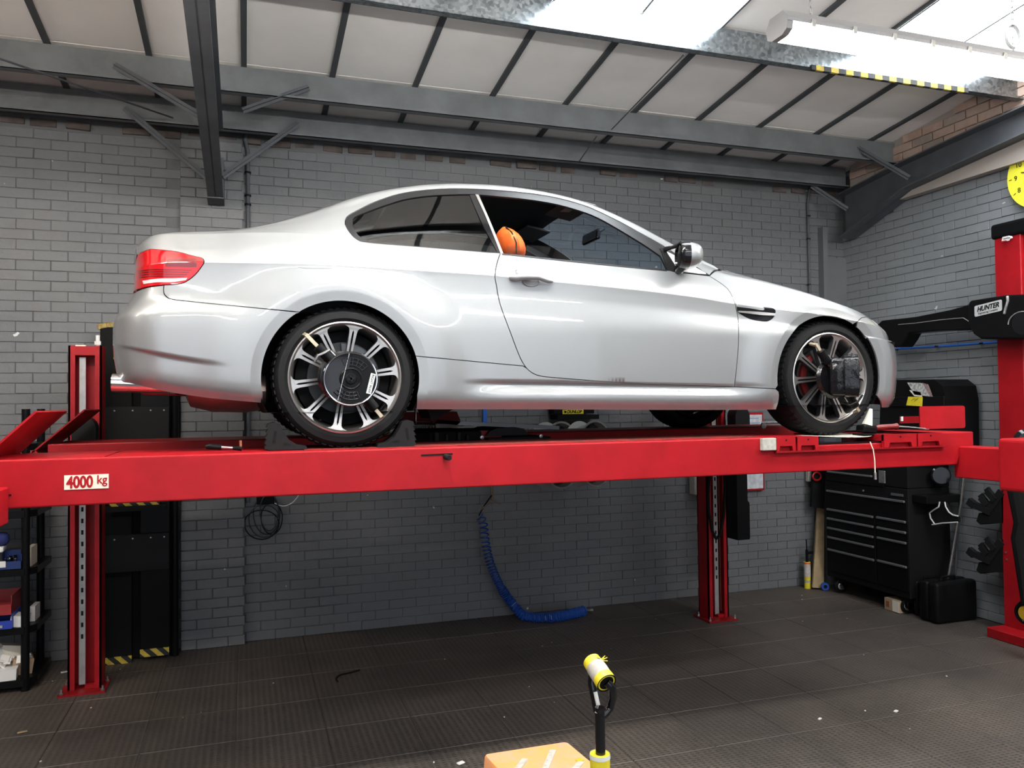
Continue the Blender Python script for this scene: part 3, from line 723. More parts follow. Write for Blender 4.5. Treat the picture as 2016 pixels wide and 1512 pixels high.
def patch(poly, gap=.0022, off=0.0, skirt=.012, du=.02, dtt=.14, both=False, wrap=False):
    """triangulated, trimmed piece of the car surface with exact normals and a returned edge"""
    P = np.array(dens(poly)); n = len(P)
    ar = .5*np.sum(P[:, 0]*np.roll(P[:, 1], -1)-np.roll(P[:, 0], -1)*P[:, 1])
    if ar < 0: P = P[::-1].copy()
    N, Su, St = NRM(P[:, 0], P[:, 1])
    tg = np.roll(P, -1, 0)-np.roll(P, 1, 0)
    T3 = Su*tg[:, :1]+St*tg[:, 1:]; T3 /= np.maximum(np.linalg.norm(T3, axis=1, keepdims=True), 1e-9)
    Nn = N/np.maximum(np.linalg.norm(N, axis=1, keepdims=True), 1e-9); inw = np.cross(Nn, T3)
    keep = (P[:, 1] > NT-.01) if both else np.zeros(n, bool)
    if gap:
        Q = P.copy()
        for i in range(n):
            if keep[i]: continue
            A = np.stack([Su[i], St[i]], 1); d, *_ = np.linalg.lstsq(A, inw[i]*gap, rcond=None)
            d = np.clip(d, [-.02, -.2], [.02, .2]); Q[i] += d
        Q[:, 1] = np.clip(Q[:, 1], 0, NT); P = Q
    us = np.arange(P[:, 0].min(), P[:, 0].max(), du); tsn = np.arange(P[:, 1].min(), P[:, 1].max(), dtt)
    tsn = np.concatenate([tsn, [k for k in (5.9, 6.0, 6.1, 8.0) if P[:, 1].min() < k < P[:, 1].max()]])
    gu, gt = np.meshgrid(us, tsn); G = np.stack([gu.ravel(), gt.ravel()], 1)
    co = [Vector((p[0], p[1]*KT)) for p in P]+[Vector((g[0]+1e-5, g[1]*KT+1e-6)) for g in G]
    m = len(P)
    for cc_, pts_ in RINGS:
        co += [Vector((a, b*KT)) for a, b in pts_ if P[:, 0].min() < a < P[:, 0].max() and P[:, 1].min() < b < P[:, 1].max()]
    r = delaunay_2d_cdt(co, [(i, (i+1) % m) for i in range(m)], [list(range(m))], 1, 1e-6)
    V = np.array([(v.x, v.y/KT) for v in r[0]]); F = [tuple(f) for f in r[2]]
    used = sorted({i for f in F for i in f}); mp = {k: i for i, k in enumerate(used)}; V = V[used]; F = [tuple(mp[i] for i in f) for f in F]
    X = PW(V[:, 0], V[:, 1]); Nv, _, _ = NRM(V[:, 0], V[:, 1])
    # outward test: near side normals have negative Y or point up at the middle
    flip = np.where((Nv[:, 1]*-1 + Nv[:, 2]*.2) < -1e-6, -1, 1); 
    if np.median(Nv[:, 1]) > 0: Nv = -Nv
    X = X+Nv*off
    # boundary edges
    from collections import Counter
    E = Counter()
    for f in F:
        for a, b in zip(f, f[1:]+f[:1]): E[(min(a, b), max(a, b))] += 1
    BE = []
    for f in F:
        for a, b in zip(f, f[1:]+f[:1]):
            if E[(min(a, b), max(a, b))] == 1: BE.append((a, b))
    # orientation
    a, b, c = F[len(F)//2][:3]; gn = np.cross(X[b]-X[a], X[c]-X[a]); rev = gn@Nv[a] < 0
    if rev: F = [f[::-1] for f in F]; BE = [(b, a) for a, b in BE]
    verts = [tuple(x) for x in X]; norms = [tuple(q) for q in Nv]; faces = list(F)
    if skirt:
        for a, b in BE:
            if both and V[a, 1] > NT-.02 and V[b, 1] > NT-.02: continue
            e = X[b]-X[a]; on = np.cross(e, Nv[a]); on = on/max(np.linalg.norm(on), 1e-9)
            k = len(verts); verts += [tuple(X[a]), tuple(X[b]), tuple(X[b]-Nv[b]*skirt), tuple(X[a]-Nv[a]*skirt)]; norms += [tuple(on)]*4
            faces.append((k+1, k, k+3, k+2))
    return verts, norms, faces
def mk(name, pt, m, parent, side=-1, both=False):
    v, n, f = pt
    def mir(v, n, f): return [(x, 2*YC-y, z) for x, y, z in v], [(a, -b, c) for a, b, c in n], [g[::-1] for g in f]
    if side == 1: v, n, f = mir(v, n, f)
    if both:
        v2, n2, f2 = mir(v, n, f); k = len(v); v = list(v)+v2; n = list(n)+n2; f = list(f)+[tuple(i+k for i in g) for g in f2]
    me = bpy.data.meshes.new(name); me.from_pydata(v, [], f); me.materials.append(MT[m] if isinstance(m, str) else m)
    me.polygons.foreach_set('use_smooth', [True]*len(me.polygons))
    # drop possible degenerate corner order, then exact normals
    me.normals_split_custom_set_from_vertices([Vector(q).normalized() if Vector(q).length > .1 else Vector((0, 0, 1)) for q in n])
    return link(name, me, parent)
car = thing('car', 'silver two-door coupe standing on the red lift with alignment heads on its wheels', 'car', (1.8, YC, 1.65))
# ---- traced shut lines (pixels of the near side lie on the body surface)
bump_r = [(322.7, 561.7), (322, 573), (325.7, 581.8), (339, 589), (383.7, 594.4), (443, 600.4), (520, 607.8), (590, 614.5)]
door_rear = [(985, 498), (978, 520), (974.5, 543), (977, 560), (985, 600), (1007, 660), (1017, 687), (1027, 710), (1036, 724), (1046, 733), (1061, 739.5), (1086, 743), (1160, 749)]
door_bot = [(1160, 749), (1259, 755.4), (1338, 758.4), (1446, 761.6)]
door_front = [(1446, 761.6), (1453, 690), (1453.6, 634), (1448.8, 606.7), (1446, 595), (1432, 568), (1397, 543.5)]
belt = [(1397, 543.5), (1331, 535.5), (1313.6, 532), (1178, 519.5), (1023, 503), (985, 498)]
dlo_out_bot = [(988.6, 499.5), (838.6, 486.6), (727.9, 477.7), (702.9, 471.4), (686.8, 455.4), (679.5, 441)]
dlo_out_top = [(679.5, 441), (683, 426.8), (704.6, 413.4), (740, 396.4), (785, 382), (829.6, 375), (883, 371.5), (945.7, 372.6), (1025.5, 378.4), (1091, 388), (1145.5, 402.4), (1178, 415.5), (1222, 437), (1265.5, 461), (1298, 478.8), (1330, 499), (1397, 542)]
glass_top = [(694.8, 437.5), (697.5, 426.8), (731.4, 412.5), (767, 400), (802.9, 390), (856, 383.5), (924, 381.5), (945.7, 382.5), (1025.5, 390), (1091, 400), (1145.5, 415), (1178, 428), (1211, 446), (1265.5, 479), (1300.5, 503)]
glass_bot = [(694.8, 437.5), (695.7, 447), (708, 464), (731.4, 477)]
ang = lambda p, c: math.degrees(math.atan2(p[1]-c[1], p[0]-c[0]))
def uz(uv): x, w, z = S(np.array([uv[0]]), np.array([uv[1]])); return (float(x[0]), float(z[0]))
sillr = pl([(818.4, 701), (1030, 720.6)], 6)
aR0 = ang(uz(px(590, 614.5)), AR); aR1 = ang(uz(px(818.4, 701)), AR)
aF0 = ang(uz(px(1688, 633.5)), AF); aF1 = ang(uz(px(1527, 765.5)), AF)
if aF1 < 0: aF1 += 360
tl_px = [(324, 561), (354, 558.7), (370, 552), (385, 540), (398.6, 522.3), (401.5, 514.8), (397, 508), (376, 503), (348, 495.5), (315, 491.8), (294.4, 491.3), (275, 499)]
tl_uv = pl(tl_px, 3)
t_top = tl_uv[-1]; t_bot = tl_uv[0]
tail = tl_uv+[(-.52, t_top[1]-.15), (-.60, t_top[1]-.5), (-.62, t_bot[1]+.3), (-.60, t_bot[1]+.05), (-.45, t_bot[1])]
# quarter panel with C pillar, cantrail and A pillar
def nearest_i(P, q): return min(range(len(P)), key=lambda i: (P[i][0]-q[0])**2+((P[i][1]-q[1])*KT)**2)
quarter = pl(bump_r, 4)[0:]+arch(AR, aR0, aR1, 50)[1:]
quarter += sillr[1:]+pl(list(reversed(door_rear[:9])), 4)[1:]
quarter += pl(dlo_out_bot, 4)[1:]+pl(dlo_out_top, 4)[1:]
quarter += [(2.56, 10.3), (2.50, 11.35), (2.2, 11.35), (1.8, 11.35), (1.2, 11.35), (.8, 11.35), (.4, 11.35), (.02, 11.35), (-.05, 10.7), (-.30, 10.6), (-.42, 10.4), (-.52, 10.0), (-.52, t_top[1]-.05)]
i0 = nearest_i(tl_uv, t_top); quarter += list(reversed(tl_uv))[0:]
door = pl(door_rear, 4)+pl(door_bot, 4)[1:]+pl(door_front, 4)[1:]+pl(belt, 4)[1:-1]
fender = [px(1527, 765.5)]+pl([(1527, 765.5), (1446, 761.6)], 4)[1:]+pl(door_front, 4)[1:]+[(2.58, 10.3), (2.8, 10.4), (3.2, 10.4), (3.42, 9.6), (3.50, 8.35)]+pl([(1719, 623.8), (1702.5, 624.5), (1694.8, 626.5), (1688, 633.5)], 3)+arch(AF, aF0, aF1, 50)[1:-1]
aR2 = ang((.79, 1.86), AR); aR3 = ang((.035, 1.90), AR)
sill = pl([(818.4, 701), (1030, 720.6)], 6)+pl(door_rear[8:], 4)[1:]+pl(door_bot, 4)[1:]+pl([(1446, 761.6), (1527, 765.5)], 4)[1:]
def arch_down(c, a_from, zstop, sgn):
    """arc along the wheel opening from angle a_from until z drops to zstop, then straight down to the bottom line"""
    out = []; a = a_from
    while True:
        a += 3*sgn; p = (c[0]+RO*math.cos(math.radians(a)), c[1]+RO*math.sin(math.radians(a)))
        if p[1] < zstop or len(out) > 80: break
        out.append(p)
    return out
e = arch_down(AF, aF1, 1.87, 1); sill += [xz(*p) for p in e]+[(e[-1][0]+.012, 1.0)]
f_ = arch_down(AR, aR1, 1.88, -1); f2 = [xz(*p) for p in f_]
sill += [(x, 1.0) for x in np.linspace(e[-1][0]-.1, f_[-1][0]+.1, 12)]+[(f_[-1][0]+.004, 1.0)]+list(reversed(f2))
g_ = arch_down(AR, aR0, 1.90, 1)
rb_ = pl(bump_r, 4)+[xz(*p) for p in g_]+[(g_[-1][0]-.002, 1.0)]+[(x, 1.0) for x in (-.1, -.3, -.45, -.55, -.65, -.75)]+[(-.75, 4.3), (-.75, t_bot[1]-.1), (-.62, t_bot[1]-.06), (-.5, t_bot[1]-.02)]
h_ = arch_down(AF, aF0, 1.87, -1)
hl_bot = [(3.60, 8.2), (3.70, 7.0), (3.85, 6.6), (3.97, 6.6)]
fb = pl([(1719, 623.8), (1702.5, 624.5), (1694.8, 626.5), (1688, 633.5)], 3)+[xz(*p) for p in h_]+[(h_[-1][0]+.002, 1.0)]+[(x, 1.0) for x in (3.6, 3.75, 3.9, 4.0, 4.08)]+[(4.08, 8.25), (3.987, 8.25), (3.985, 6.8), (3.96, 6.2), (3.85, 5.9), (3.7, 5.7), (3.56, 5.9), (3.49, 6.6)]
hl = [(3.495, 7.75), (3.49, 6.6), (3.56, 5.9), (3.7, 5.7), (3.85, 5.9), (3.96, 6.2), (3.985, 6.8), (3.985, 8.0), (3.9, 8.25), (3.7, 8.2), (3.55, 8.15)]
hood = [(2.60, 10.4), (2.8, 10.4), (3.2, 10.4), (3.42, 9.6), (3.51, 8.4), (3.6, 8.28), (3.7, 8.28), (3.9, 8.33), (4.0, 8.3), (4.08, 8.3), (4.08, 13), (2.74, 13), (2.70, 12.2)]
roof = [(.84, 11.35), (1.2, 11.35), (1.76, 11.35), (1.80, 12), (1.82, 13), (.80, 13), (.81, 12)]
boot = [(.0, 11.35), (-.05, 10.72), (-.30, 10.62), (-.42, 10.42), (-.52, 10.0), (-.525, t_top[1]+.1), (-.602, t_top[1]-.40), (-.622, t_bot[1]+.35), (-.63, t_bot[1]), (-.75, t_bot[1]), (-.75, 13), (-.04, 13), (-.02, 12.2)]
wsc = [(1.78, 11.4), (2.2, 11.4), (2.50, 11.4), (2.57, 11.55), (2.68, 12.2), (2.72, 13), (1.84, 13), (1.82, 12)]
rsc = [(.02, 11.4), (.4, 11.4), (.82, 11.4), (.79, 12), (.78, 13), (-.02, 13), (0, 12.2)]
cowl = [(2.51, 11.4), (2.58, 10.45), (2.60, 10.45), (2.71, 12.2), (2.75, 13), (2.72, 13), (2.68, 12.2), (2.57, 11.55)]
flap = pl([(577.5, 482), (577, 505), (578, 518), (583, 524.5), (600, 528), (650, 528.5), (661, 526), (666, 518), (667, 505), (665, 486), (655, 482), (600, 479)], 3)
qglass = pl(glass_bot, 4)+pl([(731.4, 477), (838.6, 486), (979.6, 496.4)], 4)[1:]+pl([(979.6, 496.4), (950, 440), (925, 382)], 4)[1:]+pl(list(reversed(glass_top[:7])), 4)[1:-1]
trim = pl(list(reversed(dlo_out_top)), 4)+pl(list(reversed(dlo_out_bot)), 4)[1:]+pl([(979.6, 496.4), (838.6, 485), (731.4, 476)], 4)+pl(list(reversed(glass_bot)), 4)[1:]+pl(glass_top, 4)[1:]+pl([(1313.6, 531), (1331, 535)], 2)
bpost = pl([(925, 382), (950, 440), (981, 497.2)], 4)+pl([(992, 499), (963, 430), (944.5, 383)], 4)
chromeb = pl([(936, 382.5), (958, 430), (985.5, 497.8)], 4)+pl([(991, 498.6), (962, 428), (942, 383)], 4)
dglass = pl([(996, 499), (1090, 510.5), (1178, 518.7), (1253, 526)], 3)+pl([(1222, 511.5), (1178, 498.4), (1145.5, 492), (1091, 484), (1047, 480.3), (1019, 480), (1000, 481)], 3)
beltrim = pl([(988, 499.3), (1023, 502.5), (1178, 518.5), (1313, 531.4)], 5)+pl([(1313, 534), (1178, 521.3), (1023, 505), (989, 502)], 5)
shell_side = [(.8, 1.4), (1.2, 1.4), (2.0, 1.4), (2.77, 1.4)]+[xz(*p) for p in arcpts(AF, RO+.03, 205, -20, 40)]+[(3.6, 2.0), (3.8, 2), (4.0, 2), (4.0, 8.5), (3.6, 9.5), (2.8, 10), (2.5, 9.8)]+pl([(1390, 541), (1313, 534), (1178, 522), (1023, 506), (838, 490), (740, 481), (700, 474), (676, 445)], 3)+[(.40, 10.6), (.1, 11), (-.05, 10.8), (-.35, 10.3), (-.5, 9.5), (-.58, 8), (-.62, 4), (-.6, 2.0), (-.3, 1.8), (0.0, 1.8)]+[xz(*p) for p in arcpts(AR, RO+.03, 190, -22, 40)]
for sd in (-1, 1):
    mk('quarter_panel', patch(quarter), 'paint', car, sd)
    dr = mk('door', patch(door), 'paint', car, sd)
    mk('front_wing', patch(fender), 'paint', car, sd)
    mk('side_sill', patch(sill, gap=.0018), 'paint', car, sd)
    mk('body_shell', patch(shell_side, off=-.0125, skirt=0, gap=0), 'matblack', car, sd)
    q = mk('fuel_flap', patch(flap, gap=.0005, off=.0012, skirt=.003), 'paint', car, sd) if sd == -1 else None
    mk('quarter_window', patch(qglass, gap=0, off=-.008, skirt=0), 'tint', car, sd)
    mk('window_trim', patch(trim, gap=.001, off=-.003, skirt=.01, du=.015), 'trim', car, sd)
    mk('door_pillar_trim', patch(bpost, gap=.0, off=-.004, skirt=.01, du=.01), 'gloss', car, sd)
    mk('pillar_strip', patch(chromeb, gap=.0, off=.0, skirt=.004, du=.01), 'alloy', car, sd)
    mk('window_seal', patch(beltrim, gap=0, off=.002, skirt=.006, du=.01), 'trim', car, sd)
    mk('door_window', patch(dglass, gap=0, off=-.012, skirt=0), 'clear', car, sd)
    tlo = mk('tail_light', patch(tail, gap=.0015, off=.002), 'lampred', car, sd)
    hlo = mk('headlight', patch(hl, gap=.001, off=.001), 'lampclear', car, sd)
    if sd == -1: TLO = tlo; DOOR = dr
mk('rear_bumper', patch(rb_), 'paint', car, both=True)
mk('front_bumper', patch(fb), 'paint', car, both=True)
mk('bonnet', patch(hood, both=True), 'paint', car, both=True)
mk('roof', patch(roof, both=True), 'paint', car, both=True)
mk('boot_lid', patch(boot, both=True), 'paint', car, both=True)
mk('windscreen', patch(wsc, gap=0, off=-.002, skirt=0, both=True), 'wscreen', car, both=True)
mk('rear_window', patch(rsc, gap=0, off=-.002, skirt=0, both=True), 'tint', car, both=True)
mk('scuttle_panel', patch(cowl, gap=0, off=-.006, both=True), 'matblack', car, both=True)
# inner roof lining and pillars
il = [(.75, 10.7), (1.2, 10.7), (1.85, 10.7), (1.86, 13), (.78, 13)]
mk('roof_lining', patch(il, gap=0, off=-.03, skirt=0, both=True), 'interior', car, both=True)
mk('inner_pillar', patch([(1.8, 10.9), (2.1, 10.8), (2.42, 10.6), (2.50, 11.4), (2.2, 11.45), (1.8, 11.6)], gap=0, off=-.02, skirt=0), 'interior', car, both=True)
mk('inner_pillar', patch([(.05, 11.3), (.4, 11.35), (.8, 11.35), (.8, 10.5), (.45, 9.6), (.2, 10.3)], gap=0, off=-.02, skirt=0), 'interior', car, both=True)
# tail light details: strips as relief on the lens
def strip(a, b, hw, m, off, par, n=12, nm='light_strip'):
    P = [px(*p) for p in smooth_px(a, n)]; Q = [px(*p) for p in smooth_px(b, n)]
    return mk(nm, patch(P+list(reversed(Q)), gap=0, off=off, skirt=.002, du=.01), m, par)
strip([(282, 553), (310, 549), (340, 548.5), (369, 547)], [(366, 551.5), (340, 555.5), (310, 556), (284, 559.5)][::-1], 0, 'lampclear', .0035, TLO, nm='reversing_lens')
strip([(328, 510), (360, 509.3), (388, 509.5)], [(387, 526), (360, 525.5), (326, 524)][::-1], 0, 'lampred2', .0030, TLO)
for k in range(4):
    y = 530+k*4.3
    strip([(272+k, y+3), (300, y), (340, y), (378-k*4.5, y+1)], [(272+k, y+4.8), (300, y+1.8), (340, y+1.8), (377-k*4.5, y+2.8)], 0, 'lampred2', .0032, TLO)
# ---- door handle
def pxw(x, y, off=0.0):
    u, t = px(x, y); n, _, _ = NRM(np.array([u]), np.array([t])); n = n[0]; n = -n if n[1] > 0 else n
    return Vector(PW(np.array([u]), np.array([t]))[0]+n*off)
hb = MB(); P = [pxw(x, y, o) for x, y, o in ((1003, 546, .004), (1012, 546.5, .020), (1030, 548, .030), (1055, 550.5, .032), (1075, 553, .026), (1087, 554.5, .004))]
hb.tube(P, [.012, .018, .017, .015, .012, .006], 12); hb.obj('door_handle', 'paint', DOOR, True)
c = pxw(1045, 553, .002); nn = Vector((0, -1, .05))
hr_ = MB().lathe([(0, .0), (.034, .001), (.044, .004), (.047, .001)], c, (0, -1, 0), 28); hr_.v = [(x, y, c.z-.004+(z-c.z)*.55) for x, y, z in hr_.v]; hr_.obj('handle_recess', 'paint', DOOR, True)
MB().lathe([(0, .004), (.008, .004), (.010, 0)], pxw(1014, 541, .030), (0, -1, 0), 16).obj('lock_barrel', 'chrome', DOOR, True)
# ---- wing vent
vent = pl([(1449, 597.5), (1475, 600.5), (1500, 604), (1517, 605.5), (1526, 610), (1526, 618), (1521, 627), (1510, 633), (1495, 632), (1476, 628), (1460, 620), (1451, 613)], 3)
ven = mk('side_vent', patch(vent, gap=0, off=.001, skirt=.004, du=.01), 'gloss', car)
bl = pl([(1452, 612), (1475, 613), (1500, 615), (1525, 617.5)], 3)+pl([(1524, 622), (1500, 621), (1475, 618), (1452, 615)], 3)
mk('vent_blade', patch(bl, gap=0, off=.010, skirt=.01, du=.01), 'alloy', ven)
lp = pl([(1449, 597.5), (1475, 600.5), (1500, 604), (1502, 611), (1475, 607), (1450, 604)], 3)
mk('vent_lip', patch(lp, gap=0, off=.004, skirt=.004, du=.01), 'paint', ven)
# ---- mirror
mr = thing('x', '', '') if False else None
def mirror(sgn):
    c = onY(1352, 504, 3.72); n, mseg = 28, 10; RZ = Matrix.Rotation(math.radians(-20), 3, 'Z')
    def se(b, wy, hz): return (math.copysign(abs(math.cos(b))**.75, math.cos(b))*wy, math.copysign(abs(math.sin(b))**.75, math.sin(b))*hz)
    def W_(x, y, z):
        v = c+RZ@Vector((x, y, z-.06*y*0)); return tuple(v) if sgn < 0 else (v.x, 2*YC-v.y, v.z)
    def shell(rows, nm, m, par, cap=False):
        vs = []
        for x, k in rows: vs += [W_(x, *se(2*math.pi*q/n, .112*k, .068*k)) for q in range(n)]
        fs = [(i*n+q, i*n+(q+1) % n, (i+1)*n+(q+1) % n, (i+1)*n+q) for i in range(len(rows)-1) for q in range(n)]
        if cap: fs.append(tuple(range(n)))
        return MB().add(vs, fs).obj(nm, m, par, True)
    s = shell([(.0+.082*math.sin(i/mseg*math.pi/2), max(.01, math.cos(i/mseg*math.pi/2)**.62)) for i in range(mseg+1)], 'door_mirror', 'paint', car)
    shell([(.004, 1.01), (-.020, 1.015), (-.040, .99), (-.046, .94), (-.030, .90)], 'mirror_surround', 'gloss', s)
    shell([(-.031, .90)], 'mirror_glass', 'gloss', s, True)
    f = lambda P: [tuple(v) if sgn < 0 else (v[0], 2*YC-v[1], v[2]) for v in P]
    MB().tube(f([onY(1345, 479, 3.74), onY(1336, 483, 3.77), onY(1324, 487, 3.82), onY(1310, 491, 3.88)]), [.018, .013, .010, .016], 10).obj('mirror_arm', 'trim', s, True)
    MB().tube(f([onY(1346, 520, 3.74), onY(1338, 530, 3.77), onY(1332, 534, 3.82)]), [.030, .026, .022], 12).obj('mirror_foot', 'gloss', s, True)
    MB().tube(f([onY(1343, 482, 3.73), onY(1338, 500, 3.72), onY(1339, 522, 3.74)]), [.014, .012, .016], 10).obj('mirror_arm', 'trim', s, True)
mirror(-1); mirror(1)
# triangular sail behind the mirror
sail = pl([(1300.5, 503), (1313.6, 531), (1331, 535), (1396, 542), (1370, 524), (1330, 500), (1303, 484)], 2)
for sd in (-1, 1):
    mk('mirror_sail', patch(pl([(1299, 489), (1309, 492), (1334, 534), (1314, 531.5)], 3), gap=0, off=.001, skirt=.006, du=.01), 'matblack', car, sd)
    mk('front_corner_pane', patch(pl([(1312, 494), (1330, 503), (1372, 527), (1390, 539), (1336, 533)], 3), gap=0, off=-.002, skirt=.004, du=.01), 'alloyp', car, sd)
# ---- wheels
def wheel(cx, near=True, front=False):
    s = -1 if near else 1; yo = YC+s*(.856 if not front else .850); cz = 1.980 if not front else 1.977
    w = bpy.data.objects.new('wheel', None); COL.objects.link(w); w.parent = car; w.matrix_parent_inverse = car.matrix_world.inverted(); w.empty_display_size = .1
    w.location = (cx, yo, cz); w.matrix_basis = Matrix.Translation((cx, yo, cz))
    bpy.context.view_layer.update()
    C0 = Vector((cx, yo, cz)); A = Vector((0, s, 0)); tw = .265 if not front else .245; R = .330
    ty = MB(); pr = [(.256, -tw+.02), (.268, -tw-.0), (.300, -tw-.012), (.322, -tw+.01), (R, -tw+.035), (R+.001, -tw*.5), (R, -.035), (.320, -.010), (.302, .008), (.276, .010), (.260, -.002), (.255, -.02)]
    ty.lathe(pr, C0, A, 72)
    tyre = ty.obj('tyre', 'rubber', w, True)
    tr = MB()
    for k in range(60):
        a = 2*math.pi*k/60; d = Vector((math.cos(a), 0, math.sin(a))); tn = Vector((-math.sin(a), 0, math.cos(a)))
        for q in (-.010-.0, -.030): tr.bar(C0+d*(R-.006)+A*(q), C0+d*(R+.003)+A*(q-.03)+tn*.008, .020, .004, up=tuple(d))
    o = tr.obj('tread_block', 'rubber', tyre); o['kind'] = 'stuff'
    rim = MB().lathe([(.255, -.02), (.261, -.004), (.261, .002), (.255, .004), (.247, -.004), (.239, -.02), (.233, -.06), (.225, -.2), (.245, -.24)], C0, A, 72).obj('rim', 'alloy', w, True)
    bk = MB().lathe([(.234, -.055), (.227, -.2)], C0, A, 48).obj('rim_barrel', 'alloyd', rim, True)
    # ten twin spokes
    sp = MB(); face = .0
    u0 = Vector((1, 0, 0)); v0 = Vector((0, 0, 1))
    for k in range(10):
        a = 2*math.pi*k/10+math.radians(8 if not front else 4)
        d = u0*math.cos(a)+v0*math.sin(a); t_ = -u0*math.sin(a)+v0*math.cos(a)
        def pt(r, q, y): return C0+d*r*1.05+t_*q*1.05+A*y
        for sg in (-1, 1):
            # one blade: rows (r, inner q, outer q, depth)
            rows = [(.030, .003, .0115, -.034), (.060, .003, .0125, -.030), (.10, .0035, .0135, -.026), (.14, .004, .0140, -.020), (.175, .0042, .0155, -.014), (.203, .004, .0165, -.010), (.216, .0, .0185, -.008), (.226, .0, .0245, -.006), (.233, .0, .038, -.005), (.2385, .0, .064, -.004)]
            vs = []
            for r, qi, qo, y in rows:
                for q, yy in ((qi, y), (qo, y), (qo+.002, y-.030), (qi, y-.030)): vs.append(pt(math.sqrt(max(r*r-q*q, 0)) if r > .2 else r, q*sg, yy))
            fs = []
            for i in range(len(rows)-1):
                for j in range(4): fs.append((i*4+j, i*4+(j+1) % 4, (i+1)*4+(j+1) % 4, (i+1)*4+j))
            fs += [(3, 2, 1, 0), tuple(len(vs)-4+j for j in range(4))]
            b = MB().add(vs, fs); 
            if k == 0 and sg == -1: pass
            sp.add(b.v, b.f)
        if near or True:
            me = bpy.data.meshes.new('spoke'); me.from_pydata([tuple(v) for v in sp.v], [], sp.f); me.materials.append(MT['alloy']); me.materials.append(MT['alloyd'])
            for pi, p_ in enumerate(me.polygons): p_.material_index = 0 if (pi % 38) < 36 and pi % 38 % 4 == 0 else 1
            link('spoke', me, rim); sp = MB()
    MB().lathe([(0, -.012), (.055, -.014), (.068, -.022), (.07, -.05)], C0, A, 32).obj('hub', 'alloyd', rim, True)
    MB().lathe([(0, -.075), (.175 if front else .17, -.075), (.175 if front else .17, -.10), (0, -.10)], C0, A, 48).obj('brake_disc', 'discs', w, True)
    MB().lathe([(.0, -.105), (.222, -.11), (.222, -.13)], C0, A, 40).obj('backplate', 'matblack', w, True)
    cal = MB(); a0, a1 = ((125, 218) if front else (20, 95)); n = 12; vs = []
    for i in range(n+1):
        a = math.radians(a0+(a1-a0)*i/n); d = Vector((math.cos(a)*(1 if near else 1), 0, math.sin(a)))
        for r, y in ((.125, -.055), (.162, -.055), (.17, -.12), (.125, -.12)): vs.append(C0+d*r+A*y)
    cal.add(vs, [(i*4+j, i*4+(j+1) % 4, (i+1)*4+(j+1) % 4, (i+1)*4+j) for i in range(n) for j in range(4)]+[(0, 1, 2, 3), (n*4+3, n*4+2, n*4+1, n*4)])
    cal.obj('brake_caliper', 'caliper' if front else 'alloyd', w)
    # dark wheel housing
    c = AR if not front else AF
    wh = MB(); wh.lathe([(RO+.012, -.02), (RO+.030, -.06), (RO+.035, -.40), (.0, -.40)], Vector((c[0], YC+s*.885, c[1])), A, 40, 0, 2*math.pi)
    # keep only the part above the sill line
    vs = [v if v[2] > 1.82 else (v[0], v[1], 1.82) for v in wh.v]; wh.v = vs
    wh.obj('wheel_housing', 'matblack', car, True)
    return w
wheel(.443, True); wheel(3.203, True, True); wheel(.443, False); wheel(3.203, False, True)
# ---- underside
MB().bx(.85, 2.75, YC-.74, YC+.74, 1.84, 1.90, .01).obj('underbody', 'matblack', car)
MB().bx(.05, .82, YC-.45, YC+.45, 1.86, 2.05, .02).bx(2.75, 3.6, YC-.45, YC+.45, 1.83, 2.05, .02).bx(3.5, 3.86, YC-.62, YC+.62, 1.825, 1.86, .01).obj('underbody', 'matblack', car)
si = MB(); vs = []; n = 20
xs_ = [-.27, -.25, -.15, 0, .09, .12]; rr_ = [.03, .07, .095, .1, .085, .03]
ring = []
for x, r in zip(xs_, rr_):
    for k in range(n):
        a = 2*math.pi*k/n; ring.append((x, YC-.42+.34*math.copysign(abs(math.cos(a))**.7, math.cos(a))*min(1, r/.09), 1.90+.02+r*math.sin(a)))
si.add(ring, [(i*n+k, i*n+(k+1) % n, (i+1)*n+(k+1) % n, (i+1)*n+k) for i in range(5) for k in range(n)]+[tuple(range(n)), tuple(5*n+k for k in range(n-1, -1, -1))])
si.obj('silencer', mat('silencer_steel', (.22, .16, .14), rough=.4, metal=.7), car, True)
for y, yy in ((3.98, 0), (4.08, 0), (5.12, 0), (5.22, 0)):
    b = MB().lathe([(.041, -.005), (.041, .23), (.036, .23), (.036, -.003)], (-.567, y, 1.965), (1, .0, -.04), 28); b.obj('exhaust_tip', 'chrome', car, True)
    MB().lathe([(0, .06), (.037, .06)], (-.567, y, 1.965), (1, 0, -.04), 20).obj('exhaust_bore', 'matblack', car)
MB().tube([(-.3, 4.03, 1.95), (-.2, 4.1, 1.93)], .04, 12).obj('exhaust_pipe', 'matblack', car)
MB().bx(-.46, -.2, YC-.62, YC+.62, 1.96, 2.0).obj('underbody', 'matblack', car)
# small plastic fin ahead of the rear wheel
MB().prism([(0, 0), (.16, 0), (.13, -.02), (.05, -.065), (.02, -.06)], (.86, 3.9, 1.84), (1, 0, 0), (0, 0, 1), (0, .25, 0)).obj('underbody_fin', 'matblack', car)
# ---- kidney grilles, intake, badge plates at the nose and tail
for sd in (-1, 1):
    b = MB()
    for k in range(7): b.bx(3.885, 3.93, YC+sd*(.05+.022*k), YC+sd*(.056+.022*k), 2.13, 2.27)
    g = MB().bx(3.88, 3.935, YC+sd*.03, YC+sd*.22, 2.115, 2.285, .012).obj('kidney_grille', 'gloss', car); b.obj('grille_bar', 'matblack', g)['kind'] = 'stuff'
MB().bx(3.90, 3.992, YC-.42, YC+.42, 1.87, 1.97, .02).obj('lower_intake', 'matblack', car)
MB().bx(-.618, -.60, YC-.26, YC+.26, 2.09, 2.20, .003).obj('number_plate', 'yellow', car)
